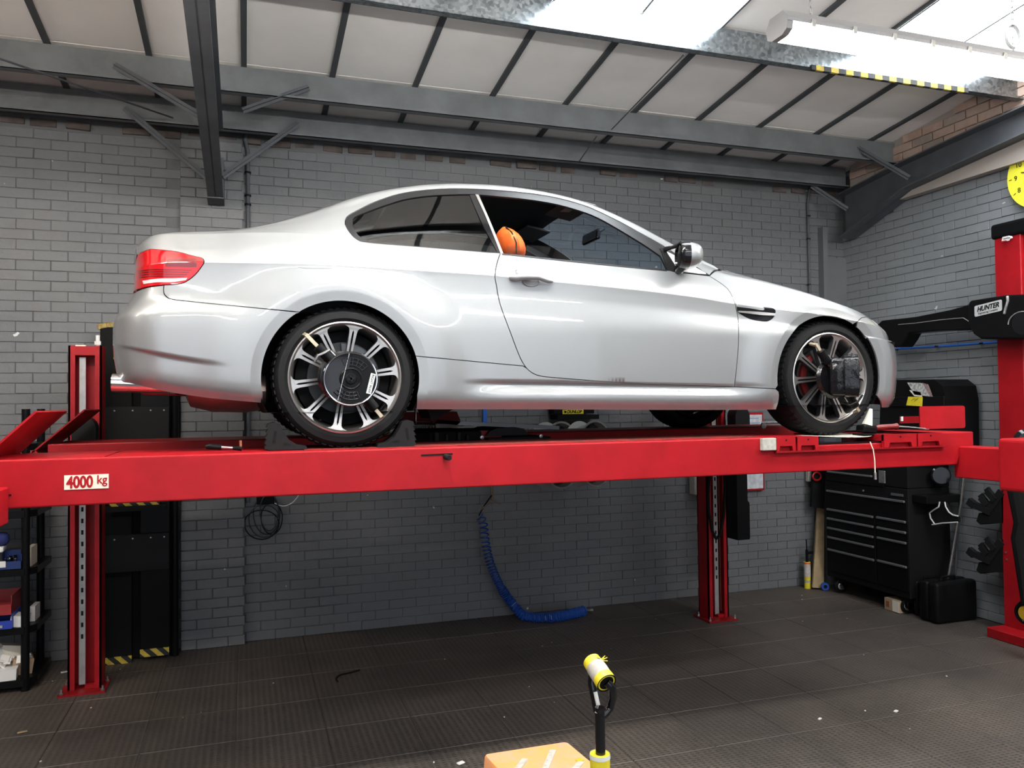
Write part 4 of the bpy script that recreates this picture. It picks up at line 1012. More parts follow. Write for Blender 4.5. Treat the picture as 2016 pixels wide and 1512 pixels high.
# ---- cabin
MB().bx(.55, 2.35, YC-.66, YC+.66, 2.0, 2.06).bx(2.3, 2.34, YC-.70, YC+.70, 2.0, 2.42).bx(.15, .55, YC-.60, YC+.60, 2.3, 2.56, .02).obj('cabin_floor', 'interior', car)
d = MB(); d.prism([(2.04, 2.44), (2.05, 2.50), (2.12, 2.545), (2.30, 2.55), (2.62, 2.50), (2.62, 2.40), (2.10, 2.36)], (0, YC-.70, 0), (1, 0, 0), (0, 0, 1), (0, 1.40, 0)); d.obj('dashboard', 'interior', car)
d = MB(); n = 14; vs = []
for k in range(n+1):
    a = math.pi*k/n; vs += [(2.0, YC-.36-.16*math.cos(a), 2.535+.055*math.sin(a)), (2.22, YC-.36-.17*math.cos(a), 2.54+.055*math.sin(a))]
d.add(vs, [(2*i, 2*i+2, 2*i+3, 2*i+1) for i in range(n)]+[tuple(2*i for i in range(n, -1, -1))]); d.obj('instrument_hood', 'interior', car, True)
def seat(y, x0, nm='front_seat', orange=False, w=.5):
    s = MB()
    s.box((x0+.24, y, 2.16), (.50, w, .14), Matrix.Rotation(-.12, 3, 'Y'), .05)
    o = s.obj(nm, 'interior', car)
    bkr = MB().box((x0-.10, y, 2.34), (.13, w-.02, .50), Matrix.Rotation(-.22, 3, 'Y'), .05).obj('backrest', 'interior', o)
    h = MB().box((x0-.17, y, 2.665), (.07, .20, .12), Matrix.Rotation(-.18, 3, 'Y'), .03).obj('headrest', 'interior', o)
    return o
CV = onY(1004, 484, 4.14); fs_ = seat(4.16, CV.x+.17); seat(4.96, 1.28); rs = MB().box((.62, YC, 2.42), (.14, 1.1, .5), Matrix.Rotation(-.3, 3, 'Y'), .05).box((.80, YC, 2.17), (.42, 1.1, .14), None, .04).obj('rear_seat', 'interior', car)
for y in (4.3, 4.9): MB().box((.50, y, 2.70), (.09, .24, .14), Matrix.Rotation(-.2, 3, 'Y'), .03).obj('headrest', 'interior', rs)
sw = MB(); c = Vector((1.86, 4.24, 2.44)); ax = Vector((-.90, 0, .42)).normalized(); u = Vector((0, 1, 0)); v = ax.cross(u)
sw.tube([c+(u*math.cos(a)+v*math.sin(a))*.185 for a in [2*math.pi*k/28 for k in range(28)]], .015, 10, closed=True); swo = sw.obj('steering_wheel', 'dark', car, True)
s2 = MB(); s2.lathe([(0, .02), (.06, .015), (.07, -.01)], c, ax, 20)
for a in (0, math.pi, math.pi*1.5): s2.bar(c, c+(u*math.cos(a)+v*math.sin(a))*.18, .03, .012, up=tuple(ax))
s2.cyl(c, c-ax*.2, .03); s2.obj('wheel_hub', 'interior', swo)
rv = MB().box(onY(1164, 467, 4.52), (.03, .23, .065), Matrix.Rotation(.1, 3, 'Y'), .012).obj('interior_mirror', 'gloss', car)
p = onY(1164, 467, 4.52); MB().cyl(p, p+Vector((.09, 0, .06)), .008).obj('mirror_stalk', 'interior', rv)
for y in (4.25, 4.95):
    vi = MB().box((1.80, y, 2.975), (.17, .38, .014), Matrix.Rotation(.18, 3, 'Y'), .006).obj('sun_visor', mat('visor_cloth', (.10, .10, .10), rough=.8), car)
MB().bx(1.745, 1.80, 4.19, 4.27, 2.966, 2.970).obj('visor_label', 'tapegrey', car)
# orange seat cover draped over the driver's headrest
n, m_ = 16, 10; vs = []
ctr = CV.copy()
for i in range(m_+1):
    ph = -.5*math.pi+math.pi*i/m_
    for k in range(n):
        th = 2*math.pi*k/n; r = 1+.05*math.sin(3*th+2*ph)
        vs.append(ctr+Vector((.075*math.cos(ph)*math.cos(th)*r-.06*math.sin(ph)*.5, .14*math.cos(ph)*math.sin(th)*r, .105*math.sin(ph)*(.92+.05*math.sin(2*th)))))
sc_ = MB().add(vs, [(i*n+k, i*n+(k+1) % n, (i+1)*n+(k+1) % n, (i+1)*n+k) for i in range(m_) for k in range(n)]).obj('seat_cover', 'orangecloth', None, True)
tag(sc_, 'orange fabric seat cover showing in the open door window', 'seat cover')
MB().tube([ctr+Vector((-.01, -.135, -.07)), ctr+Vector((-.012, -.142, -.01)), ctr+Vector((-.03, -.122, .048)), ctr+Vector((-.05, -.08, .085))], .004, 8).obj('cover_strap', 'matblack', sc_)
# aerial fin on the rear roof edge
b = MB(); b.prism([(-.055, 0), (.05, 0), (.03, .028), (-.04, .036)], (.66, YC-.012, 2.995), (1, 0, .2), (0, 0, 1), (0, .024, 0)); b.obj('roof_aerial', 'paint', car)

# ================================================================== THE LIFT
lift = thing('car_lift', 'large red four-post car lift with two raised runways', 'car lift', (1.6, YC, 0))
def runway(y0, y1, x0, x1, m, near):
    b = MB(); zt = 1.65; zb = 1.458
    prof = [(y0, zb), (y1, zb), (y1, zt-.004), (y1-.006, zt), (y0+.008, zt), (y0, zt-.008)]
    b.prism([(y, z) for y, z in prof], (x0, 0, 0), (0, 1, 0), (0, 0, 1), (x1-x0, 0, 0))
    return b.obj('runway', m, lift)
# near runway: the outer skin stands higher at the front turntable recess
RX0, RX1 = -1.06, 4.105
nr = MB()
def prism_xz(poly, y0, y1): 
    m = MB(); m.prism(poly, (0, y0, 0), (1, 0, 0), (0, 0, 1), (0, y1-y0, 0)); return m
near_r = prism_xz([(RX0, 1.458), (3.975, 1.458), (4.005, 1.545), (RX1, 1.555), (RX1, 1.65), (3.52, 1.65), (3.52, 1.602), (2.70, 1.602), (2.70, 1.65), (RX0, 1.65)], 3.60, 4.12)
nro = near_r.obj('runway', 'red', lift)
be = nro.modifiers.new('bevel', 'BEVEL'); be.width = .007; be.segments = 3
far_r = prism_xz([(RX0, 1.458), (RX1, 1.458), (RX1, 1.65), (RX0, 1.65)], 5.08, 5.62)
fo = far_r.obj('runway', 'red2', lift)  # darker red puts the car's shade into the far runway's colour
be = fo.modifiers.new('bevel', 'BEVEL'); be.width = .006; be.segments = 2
# worn walkway plates on top, grubby brown between the wheels
for (ya, yb) in ((3.68, 4.11), (5.09, 5.61)):
    MB().bx(.25, 2.66 if ya < 5 else 4.05, ya, yb, 1.649, 1.6525).obj('walkway_plate', 'brownstud', lift)
MB().bx(-.55, -.545, 3.62, 4.1, 1.65, 1.653).bx(.96, 1.0, 3.66, 3.68, 1.65, 1.652).obj('plate_edge', 'red2', lift)
# filler blocks of the turntable recess
def filler(xa, xb, y=3.60, m='red'):
    L = xb-xa; z0, z1 = 1.603, 1.650; q = L*.22
    poly = [(xa, z0-.028), (xa+q*.6, z0-.028), (xa+q*.8, z0), (xb-q*.8, z0), (xb-q*.6, z0-.028), (xb, z0-.028), (xb, z1), (xa, z1)]
    b = MB(); b.prism(poly, (0, y-.026, 0), (1, 0, 0), (0, 0, 1), (0, .02, 0)); b.bx(xa, xb, y-.02, y+.55, z0+.01, z1)
    o = b.obj('filler_block', m, lift); MB().lathe([(0, -.001), (.005, -.001), (.005, 0)], ((xa+xb)/2, y-.027, z1-.015), (0, 1, 0), 12).obj('bolt_hole', 'matblack', o); return o
fb1 = [tuple(onY(px_, 868, 3.58))[0] for px_ in (1500, 1527, 1565, 1569, 1610, 1742, 1803, 1806, 1855)]
MB().bx(fb1[0], fb1[1], 3.572, 3.60, 1.583, 1.648, .003).obj('end_block', 'tapegrey', lift)
filler(fb1[1]+.002, fb1[2]); filler(fb1[3], fb1[4]); filler(fb1[5]-.01, fb1[6]); filler(fb1[7], fb1[8])
MB().bx(fb1[1], fb1[8]+.03, 3.574, 3.60, 1.568, 1.576).obj('recess_lip', 'red2', lift)
MB().bx(2.72, 3.5, 3.605, 4.15, 1.600, 1.612).obj('recess_floor', 'gloss', lift)
# slot and knob on the near runway
sl = [onY(x, y, 3.6) for x, y in ((829, 896.5), (891, 893.5))]
MB().bar(sl[0]+Vector((0, -.0005, 0)), sl[1]+Vector((0, -.0005, 0)), .004, .007).obj('slot', 'matblack', lift)
kb = onY(877, 899, 3.6)
MB().lathe([(0, 0), (.013, 0), (.013, .05), (.011, .055), (0, .055)], kb, (.12, -1, -.05), 20).obj('knob', 'dark', lift, True)
for x in (5, 13, 20): p = onY(x, 975, 3.6); MB().lathe([(0, -.001), (.005, -.001)], p+Vector((0, -.0012, 0)), (0, 1, 0), 10).obj('rivet', 'matblack', lift)
# capacity plate
a = onY(126.5, 938, 3.6); b_ = onY(214, 958, 3.6); zc = (onY(126, 936, 3.6).z+onY(126, 964.5, 3.6).z)/2; hh = (onY(126, 936, 3.6).z-onY(126, 964.5, 3.6).z)/2
st = MB().bx(a.x, b_.x, 3.5975, 3.60, zc-hh, zc+hh).obj('capacity_sign', 'paper', lift)
W_ = b_.x-a.x
text('4000', 'lettering', 'red', st, (a.x+W_*.35, 3.597, zc-.002), (1, 0, 0), (0, 0, 1), hh*2.25, .0006, width=W_*.60, bold=.035)
text('kg', 'lettering', 'red', st, (a.x+W_*.85, 3.597, zc+.006), (1, 0, 0), (0, 0, 1), hh*1.7, .0006, width=W_*.23, bold=.015)
# stop plate at the front end, flap ramps at the rear end
def plate(pts, m, nm, par=lift):
    """quad plate with thickness"""
    P = [Vector(p) for p in pts]; n = (P[1]-P[0]).cross(P[3]-P[0]).normalized()*.008
    return MB().add(P+[p+n for p in P], [(0, 1, 2, 3), (7, 6, 5, 4), (0, 4, 5, 1), (1, 5, 6, 2), (2, 6, 7, 3), (3, 7, 4, 0)]).obj(nm, m, par)
# facing the camera: end stop seen as a broad plate
a0, a1, a2, a3 = onY(1812, 845, 3.86), onY(1902, 847, 3.86), onY(1902, 801, 3.86), onY(1812, 800, 3.86)
sp_ = MB(); w_ = (a1-a0).length; sp_.prism(rrect(0, w_*.985, 0, (a3-a0).z, .016), a0, (1, 0, 0), (0, 0, 1), (0, .008, 0)); sp_.obj('stop_plate', 'red', lift)
a0 = onY(1773, 843, 5.1); a1 = onY(1815, 840, 5.1); MB().bx(a0.x, a1.x+.1, 5.1, 5.11, 1.65, onY(1773, 820, 5.1).z).obj('stop_plate', 'red2', lift)
MB().bx(a0.x, a0.x+.02, 5.09, 5.10, onY(1773, 829, 5.1).z, onY(1773, 820, 5.1).z).obj('plate_tag', 'white', lift)
def flap(y0, y1, nm):
    m = MB(); L = .35; an = math.radians(34)
    m.box((RX0-.02-L/2*math.cos(an)*-0-.0, (y0+y1)/2, 0), (.01, .01, .01)) if False else None
    dx = L*math.cos(an); dz = L*math.sin(an)
    P = [(RX0-.03, y0, 1.645), (RX0-.03, y1, 1.645), (RX0-.03+dx, y1, 1.645+dz), (RX0-.03+dx, y0, 1.645+dz)]
    return P
# the flaps stand raised, tipped up over the runway ends
for (y0, y1, mm) in ((5.08, 5.62, 'red2'),):
    p0 = onY(62, 890, y0); p1 = onY(165, 806, y0)
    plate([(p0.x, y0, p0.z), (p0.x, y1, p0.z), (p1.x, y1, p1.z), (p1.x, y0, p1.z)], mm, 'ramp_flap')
    MB().tube([(p0.x+.01, y0, p0.z-.01), (p0.x+.01, y1, p0.z-.01)], .02, 10).obj('flap_hinge', mm, lift)
p0 = onY(-70, 930, 3.62); p1 = onY(69, 809, 3.62)
plate([(p0.x, 3.62, p0.z), (p0.x, 4.2, p0.z), (p1.x, 4.2, p1.z), (p1.x, 3.62, p1.z)], 'red', 'ramp_flap')
# cross beams under the runways
fx = MB().bx(3.99, 4.13, 2.86, 3.64, 1.38, 1.566, .006).bx(3.99, 4.10, 4.12, 5.08, 1.46, 1.6).obj('cross_beam', 'red', lift)
rx = MB().bx(-1.055, -.885, 2.86, 3.60, 1.40, 1.545, .006).bx(-1.05, -.90, 4.12, 5.08, 1.46, 1.6).obj('cross_beam', 'red', lift)
# carriage at the near right post and near left post
a = onX(1975, 866, 3.985); MB().bx(3.96, 4.16, 2.62, 3.325, 1.335, 1.625, .02).obj('carriage', 'red', lift)
MB().bx(-1.16, -.86, 2.52, 3.10, 1.36, 1.58, .015).obj('carriage', 'red', lift)
def post(x, y, s, far=True):
    """C section post, open towards the lift; s=+1: opening faces -Y"""
    p = MB(); w = .197; d = .155; th = .012; h = 2.265; rt = .05
    f = -1*s
    # flanges (folded) and web
    p.bx(x-w/2, x-w/2+.040, y, y+f*-.0+th*s, 0, h).bx(x+w/2-.040, x+w/2, y, y+th*s, 0, h)
    p.bx(x-w/2, x-w/2+th, y, y+d*s, 0, h).bx(x+w/2-th, x+w/2, y, y+d*s, 0, h).bx(x-w/2, x+w/2, y+(d-th)*s, y+d*s, 0, h)
    o = p.obj('post', 'red', lift)
    MB().bx(x-w/2+.012, x+w/2-.012, y+.002*s, y+.11*s, h-.066, h-.004, .004).obj('post_top', 'red', o)
    rk = MB(); zx = x-.022 if x < 0 else x+.012
    rk.bx(zx-.019, zx+.019, y+.045*s, y+.053*s, .03, 2.19); r = rk.obj('ladder_strip', 'zinc', o)
    MB()
    for k in range(22): MB().bx(zx-.007, zx+.007, y+.0445*s, y+.0455*s, .33+k*.076, .36+k*.076).obj('ladder_hole', 'matblack', r) if .30+k*.08 < 1.5 else None
    MB().tube([(x+.065, y+.07*s, .05), (x+.065, y+.07*s, h+.01)], .005, 8).obj('cable', mat('greasy_cable', (.16, .10, .06), rough=.5, metal=.6), o)
    MB().cyl((x+.065, y+.07*s, h-.01), (x+.065, y+.07*s, h+.075), .013, 12).cyl((x+.065, y+.07*s, h+.01), (x+.065, y+.07*s, h+.035), .022, 6).obj('tension_bolt', 'white', o)
    MB().bx(x-.06, x+.0, y+.02*s, y+.05*s, h-.004, h+.006).obj('top_label', 'paper', o)
    bp = MB(); bp.bx(x-w/2-.045, x+w/2+.035, y-.085*s, y+(d+.02)*s, 0, .012); b = bp.obj('base_plate', 'red2', o)
    for bx_ in (x-w/2-.025, x+w/2+.018):
        for by in (y-.06*s, y+.12*s): MB().cyl((bx_, by, .012), (bx_, by, .045), .007, 8).cyl((bx_, by, .012), (bx_, by, .024), .013, 6).obj('anchor_bolt', 'steel', b)
    MB().bx(x+.0, x+.06, y+.01*s, y+.05*s, .012, .035).obj('foot_bracket', 'red', b)
    return o
post(-1.005, 5.86, 1); post(3.80, 5.86, 1); post(4.10, 2.45, -1); post(-1.02, 2.45, -1)
# carriage guards behind the runway beside the far posts
def guard(x, nm='cable_guard'):
    n = 10; prof = [(.07*math.cos(a)+0, .10+.075*math.sin(a)) for a in [math.pi*k/n for k in range(n+1)]]+[(-.07, 0), (.07, 0)]
    m = MB(); m.prism([(p[0], p[1]) for p in prof], (x, 5.70, 1.62), (1, 0, 0), (0, 0, 1), (0, .12, 0)); return m.obj(nm, 'dark', lift, True)
guard(-.985); guard(3.96)
MB().tube([(4.07, 5.6, 1.665), (4.20, 5.5, 1.668), (4.26, 5.45, 1.67)], .010, 8).obj('lock_bar', 'steel', lift)
MB().lathe([(0, 0), (.022, 0), (.022, .012), (0, .014)], onY(1502, 838, 4.99), (0, -1, 0), 16).obj('bolt_head', 'steel', lift)
# hydraulic box at the back of the right post, hose loops
tag(MB().bx(4.02, 4.30, 6.15, 6.32, .62, 1.52, .015).obj('cable_trunking', 'black'), 'tall black box behind the right rear post of the lift', 'box') if False else None
t = thing('control_box', 'black power pack hanging beside the right rear post', 'box', (4.13, 6.0, .8))
p1 = onY(1450, 925, 5.98); p2 = onY(1477, 1062, 5.98); p3 = onY(1472, 990, 5.98)
m = MB(); m.prism([(p1.x, p2.z), (p2.x-.008, p2.z), (p2.x, p2.z+.012), (p2.x, p3.z), (p3.x, p3.z+.02), (p3.x, 1.60), (p1.x, 1.60)], (0, 5.98, 0), (1, 0, 0), (0, 0, 1), (0, .16, 0)); m.obj('casing', 'black', t)
pts = [onY(x, y, 5.80) for x, y in ((1397, 925), (1394, 975), (1396, 1010), (1402, 1045), (1410, 1061), (1418, 1052), (1425, 1015), (1427, 960), (1426, 920))]
tag(MB().tube([p for i in range(len(pts)-1) for p in (pts[i], (pts[i]+pts[i+1])/2)]+[pts[-1]], .013, 10).obj('hydraulic_hose', 'matblack', None, True), 'thick black hose looping down on the right rear post', 'hose')
# notices behind the post
def sheet_frame(x0, x1, y0, y1, Y, label, name, fm, cat='notice'):
    a = onY(x0, y1, Y); b = onY(x1, y0, Y); t = thing(name, label, cat, (a.x, Y, a.z))
    MB().bx(a.x, b.x, Y, Y+.03, a.z, b.z, .006).obj('frame', fm, t); MB().bx(a.x+.02, b.x-.02, Y-.002, Y+.002, a.z+.02, b.z-.02).obj('sheet', mat('printed_sheet', (.55, .57, .60), rough=.7, vary=.3, vscale=30), t)
    k = MB()
    for i in range(9): k.bx(a.x+.03, b.x-.035-random.uniform(0, .03), Y-.0035, Y-.002, b.z-.05-i*.045, b.z-.062-i*.045)
    k.obj('printed_line', mat('faint_print', (.25, .30, .42), rough=.8), t)['kind'] = 'stuff'
sheet_frame(1449, 1503, 812, 968, 6.58, 'red framed notice on the back wall behind the right rear post', 'framed_notice', 'red')
t = thing('switch_box', 'white switch box on the wall left of the right rear post', 'switch box', onY(1385, 970, 6.5))
a = onY(1368, 975, 6.5); b = onY(1400, 925, 6.5)
MB().bx(a.x, b.x, 6.5, 6.6, a.z, b.z+.1, .008).obj('casing', 'tapegrey', t); MB().bx(a.x+.02, b.x-.01, 6.49, 6.5, a.z+.03, b.z+.08).obj('label_plate', 'paper', t)

# ---- things on the runways
def chock(xc, y, flip, label):
    t = thing('wheel_chock', label, 'wheel chock', (xc, y, 1.652), 'black rubber wheel chocks at the rear wheel')
    f = -1 if flip else 1
    pr = [(0, 0), (.165, 0), (.16, .015), (.12, .022), (.085, .045), (.06, .085), (.045, .117), (.02, .125), (-.005, .118), (-.012, .10), (-.004, .095), (-.014, .078), (-.006, .073), (-.018, .055), (-.010, .050), (-.02, .030), (-.012, .026), (-.02, .008)]
    m = MB(); m.prism([(p[0]*f, p[1]) for p in pr], (xc, y, 1.653), (1, 0, 0), (0, 0, 1), (0, .13, 0)); m.obj('block', mat('chock_rubber', (.022, .022, .022), rough=.7) if False else 'dark', t)
    m = MB(); m.prism([(p[0]*f, p[1]) for p in [(.012, .03), (.025, .03), (.034, .085), (.022, .088)]], (xc, y-.001, 1.653), (1, 0, 0), (0, 0, 1), (0, .004, 0)); m.obj('grip_slot', 'matblack', t)
    m = MB(); m.prism([(p[0]*f, p[1]) for p in [(.06, .02), (.10, .022), (.065, .035)]], (xc, y-.001, 1.653), (1, 0, 0), (0, 0, 1), (0, .004, 0)); m.obj('grip_slot', 'matblack', t)
chock(.10, 3.70, False, 'black wheel chock behind the rear wheel, on the boot side')
chock(.745, 3.70, True, 'black wheel chock in front of the rear wheel, on the door side')
# socket wrench lying at left on the runway
t = thing('ratchet', 'black-handled ratchet lying on the near runway left of the rear wheel', 'tool', onY(440, 880, 3.66))
z = 1.665; MB().tube([onY(405, 880, 3.68), onY(412, 879, 3.68), onY(436, 880.5, 3.68)], [.008, .013, .012], 10).obj('handle', 'black', t, True)
MB().tube([onY(436, 880.5, 3.68), onY(458, 882, 3.68)], .006, 8).obj('shaft', 'steel', t, True)
MB().tube([onY(458, 882, 3.68), onY(476, 883, 3.68)], [.008, .012], 10).obj('head', 'black', t, True)
MB().cyl(onY(474, 881, 3.68), onY(473.5, 867, 3.68), .006, 10).obj('socket_bit', mat('copper_bit', (.6, .25, .15), rough=.3, metal=.8), t)
# turntable with protective card under the front wheel
t = thing('turntable', 'turntable plate with cream card under the front wheel', 'turntable', (3.2, 3.85, 1.612))
MB().lathe([(0, .001), (.20, .001), (.20, .026), (0, .028)], (3.2, 3.83, 1.612), (0, 0, 1), 40).obj('plate', 'gloss', t)
n = 40; vs = []
for i, r in enumerate((0.0, .15, .25, .30)):
    for k in range(n):
        a = 2*math.pi*k/n; dr = (.012*math.sin(3*a)-.01) if r > .2 else 0
        rr_ = r*(1-.15*abs(math.sin(a))); vs.append((3.22+(rr_+dr)*math.cos(a)*1.05, 3.83+(rr_)*math.sin(a)*.92, 1.643+ (.006*math.sin(2*a+1) if r > .2 else 0)))
MB().add(vs, [(i*n+k, i*n+(k+1) % n, (i+1)*n+(k+1) % n, (i+1)*n+k) for i in range(3) for k in range(n)]).obj('card', 'paper', t, True)
MB().tube([onY(1713, 870, 3.575), onY(1719, 885, 3.57), onY(1722, 905, 3.57), onY(1723, 932, 3.57)], .003, 6).obj('lock_cord', MT['paper'], t, True)
MB().tube([onY(1723, 930, 3.57), onY(1723.5, 944, 3.57)], .007, 8).obj('lock_pin', 'steel', t, True)
# screwdriver
t = thing('screwdriver', 'big red and black screwdriver lying in front of the front wheel', 'tool', onY(1740, 842, 3.68))
a = onY(1724, 842, 3.68); b = onY(1765, 839.5, 3.68)
MB().tube([a, a+(b-a)*.15, a+(b-a)*.8, b], [.012, .017, .016, .020], 12).obj('handle', mat('red_black_grip', (.16, .012, .012), rough=.35), t, True)
MB().tube([b, onY(1800, 842, 3.68), onY(1822, 844.5, 3.68)], [.0055, .0055, .006], 8).obj('blade', 'steel', t, True)
MB().box(onY(1824, 845, 3.68), (.03, .012, .004)).obj('tip', 'steel', t)
m = MB(); p = onY(1706, 845, 3.70); m.box(p, (.10, .07, .045), Matrix.Rotation(.1, 3, 'Y'), .012); m.box(p+Vector((.01, 0, -.03)), (.14, .10, .012), None, .003)
tag(m.obj('brake_pedal_shoe', 'black'), 'small black rubber block beside the front wheel on the runway', 'block')
p = onY(1712, 822, 3.70); m = MB(); m.tube([p+Vector((-.02, 0, -.045)), p+Vector((-.005, 0, 0)), p+Vector((.01, 0, .05))], [.03, .02, .010], 10)
tag(m.obj('rag', 'paper', None, True), 'crumpled cream cloth hanging by the front wheel clamp', 'rag')
# jacking beam between the runways
t = thing('jacking_beam', 'black and red jacking beam between the runways below the door', 'jack', (1.1, 4.5, 1.60))
def pq(x, y, Y): return onY(x, y, Y)
a = pq(842, 848, 4.25); b = pq(946, 868, 4.25)
MB().bx(a.x, b.x, 4.22, 4.9, 1.60, 1.70, .01).obj('body', 'matblack', t)
m = MB(); m.prism([(0, 0), (.60, -.02), (.60, .0), (0.02, .02)], (a.x+.16, 4.22, 1.735), (1, 0, -.03), (0, 0, 1), (0, .55, 0)); m.obj('pad_plate', 'gloss', t)
MB().bx(b.x-.02, b.x+.12, 4.24, 4.8, 1.62, 1.70).obj('arm', 'red2', t)
m = MB(); m.prism([(0, 0), (.02, .025), (.06, .04), (.17, .045), (.22, .035), (.25, 0)], (pq(958, 868, 4.2).x, 4.2, 1.672), (1, 0, 0), (0, 0, 1), (0, .4, 0)); m.obj('rubber_pad', 'dark', t)
MB().bx(b.x+.02, pq(1072, 868, 4.2).x+.02, 4.16, 4.8, 1.648, 1.662).obj('slide_rail', 'matblack', t)
MB().lathe([(0, .0), (.010, 0), (.010, .012), (0, .014)], pq(948, 861, 4.15), (0, -1, 0), 14).lathe([(0, .0), (.010, 0), (.010, .012), (0, .014)], pq(1064, 858.5, 4.15), (0, -1, 0), 14).obj('bolt_head', 'steel', t)
for x, w_, h_ in ((855, 10, 18), (877, 6, 14), (900, 8, 17), (918, 5, 12)):
    a = pq(x, 866, 4.2); MB().bx(a.x, a.x+w_/400, 4.19, 4.3, 1.65, 1.65+h_/400*1.1, .003).obj('lever', 'dark', t)
# folded red tray with silver bar and sign behind the rear wheel
t = thing('tool_tray', 'red tray with silver bar and black sign behind the rear wheel', 'tray', (1.0, 5.05, 1.66))
a = pq(780, 812, 5.3); b = pq(908, 840, 5.3)
m = MB(); m.prism([(a.x-.0, 1.70), (a.x+.06, a.z+.0), (b.x-.03, a.z), (b.x+.01, 1.70)], (0, 5.3, 0), (1, 0, 0), (0, 0, 1), (0, .25, 0)); m.obj('tray', 'red2', t)
a = pq(787, 835, 5.05); b = pq(898, 834, 5.05)
m = MB().bx(a.x-.1, b.x, 5.05, 5.11, a.z-.045, a.z, .004); m.bar(b-Vector((0, -.03, .02)), pq(922, 830, 5.05)+Vector((0, .03, 0)), .03, .016); sb = m.obj('bar', 'steel', t)
a = pq(812, 842, 5.045); b = pq(858, 842, 5.045)
sg = MB().bx(a.x, b.x, 5.042, 5.049, a.z-.020, a.z+.020, .004).obj('sign_plate', 'gloss', sb)
text('SUPERTRACKER', 'lettering', 'tapegrey', sg, ((a.x+b.x)/2, 5.041, a.z), (1, 0, 0), (0, 0, 1), .030, .0006, width=(b.x-a.x)*.9)
for x in (818, 851): MB().cyl(pq(x, 834, 5.06), pq(x, 806, 5.06), .007, 8).obj('upright', 'chrome', t)
MB().cyl(pq(818, 830, 5.06), pq(851, 830, 5.06), .003, 6).obj('cross_wire', 'steel', t)

# ---- alignment heads clamped to the wheels
def clamp_arm(t, cpos, d, A, L0, L1, L2):
    """telescopic jaw along direction d"""
    side = d.cross(A)
    MB().tube([cpos+d*(L0-.03), cpos+d*L1], .006, 8).tube([cpos+d*(L0-.03)+side*.028, cpos+d*(L1-.02)+side*.028], .0045, 8).obj('guide_rod', 'steel', t, True)
    g = MB().box(cpos+d*(L0+.005), (.05, .022, .03), None, .006); g.obj('rod_clamp', 'black', t)
    q = MB(); q.tube([cpos+d*(L1-.055), cpos+d*(L1-.05), cpos+d*(L1+.030), cpos+d*(L1+.035)], [.018, .024, .024, .019], 12); q.obj('jaw_grip', 'black', t, True)
    q = MB(); a = cpos+d*(L1+.035); b = cpos+d*L2-A*.0
    q.bar(a, b, .016, .010, up=tuple(A)); q.bar(b-d*.008, b+d*.006-A*.045, .015, .012, up=tuple(d)); q.obj('jaw_tip', mat('worn_steel', (.50, .42, .30), rough=.4, metal=.6), t)
t = thing('alignment_head', 'black round alignment head marked RIGHT REAR clamped on the rear wheel', 'alignment head', (.443, 3.66, 1.98))
A = Vector((0, -1, 0)); c0 = onY(681, 742, 3.70); c0.y = 3.70
d1 = (onY(586, 640, 3.66)-onY(690, 748, 3.66)).normalized(); d2 = (onY(762, 830, 3.66)-onY(690, 748, 3.66)).normalized()
MB().lathe([(.0, -.02), (.07, -.015), (.115, 0), (.118, .02), (.105, .034), (0, .034)], c0+Vector((-.012, 0, 0)), A, 40).obj('back_plate', 'gloss', t, True)
cf = onY(690, 746, 3.63); body = MB(); body.lathe([(.115, -.03), (.124, -.02), (.124, .008), (.118, .014), (.112, .012), (0, .012)], cf, A, 56); hb_ = body.obj('housing', 'gloss', t, True)
MB().lathe([(.1235, .008), (.120, .0145), (.116, .0135)], cf, A, 56).obj('rim_ring', 'chrome', hb_, True)
# flat lid with fan-shaped ribs and centre screw
an0 = math.radians(-14)
U_ = Vector((math.cos(an0), 0, math.sin(an0))); V_ = Vector((-math.sin(an0), 0, math.cos(an0)))
m = MB(); m.prism([p for p in arcpts((0, 0), .111, 100, -100, 30)], cf+A*.012, U_, V_, A*.006); m.obj('lid', 'black', hb_)
MB().lathe([(0, .022), (.022, .022), (.026, .018), (.042, .018), (.046, .021), (.050, .018)], cf, A, 32).obj('centre_boss', 'black', hb_, True)
m = MB(); m.bar(cf+A*.024-U_*.014-V_*.008, cf+A*.024+U_*.014+V_*.008, .010, .006, up=tuple(A)); m.bar(cf+A*.024-U_*.006+V_*.012, cf+A*.024+U_*.006-V_*.012, .008, .006, up=tuple(A)); m.obj('screw', 'dark', hb_)
for sg_ in (1, -1):
    m = MB()
    for k in range(6):
        a = math.radians(90*sg_-38+15.2*k); d_ = U_*math.cos(a)+V_*math.sin(a); m.bar(cf+A*.019+d_*.062, cf+A*.019+d_*.094, .0025, .004, up=tuple(A))
    for r in (.062, .078, .094):
        m.tube([cf+A*.0195+U_*r*math.cos(math.radians(90*sg_+q))+V_*r*math.sin(math.radians(90*sg_+q)) for q in range(-38, 39, 6)], .0018, 5)
    m.obj('rib', 'gloss', hb_)
m = MB(); m.bar(cf+A*.019+V_*.108-U_*.034, cf+A*.019-V_*.108-U_*.034, .003, .003, up=tuple(A)); m.obj('lid_seam', 'steel', hb_)
lc = cf+A*.0195+U_*.092; up_ = U_
st_ = MB(); st_.box(lc, (.022, .002, .094), Matrix((U_, -A, V_)).transposed()); so_ = st_.obj('label', 'white', hb_)
text('RIGHT REAR', 'lettering', 'matblack', so_, lc+A*.0015, tuple(-V_), tuple(U_), .017, .0005, width=.086)
clamp_arm(t, c0+A*.03, d1, A, .11, .155, .262); clamp_arm(t, c0+A*.03, d2, A, .11, .165, .245)
MB().tube([onY(620, 712, 3.65), onY(626, 700, 3.64), onY(640, 694, 3.64), onY(650, 688, 3.64)], .006, 8).obj('lever', 'steel', t, True)
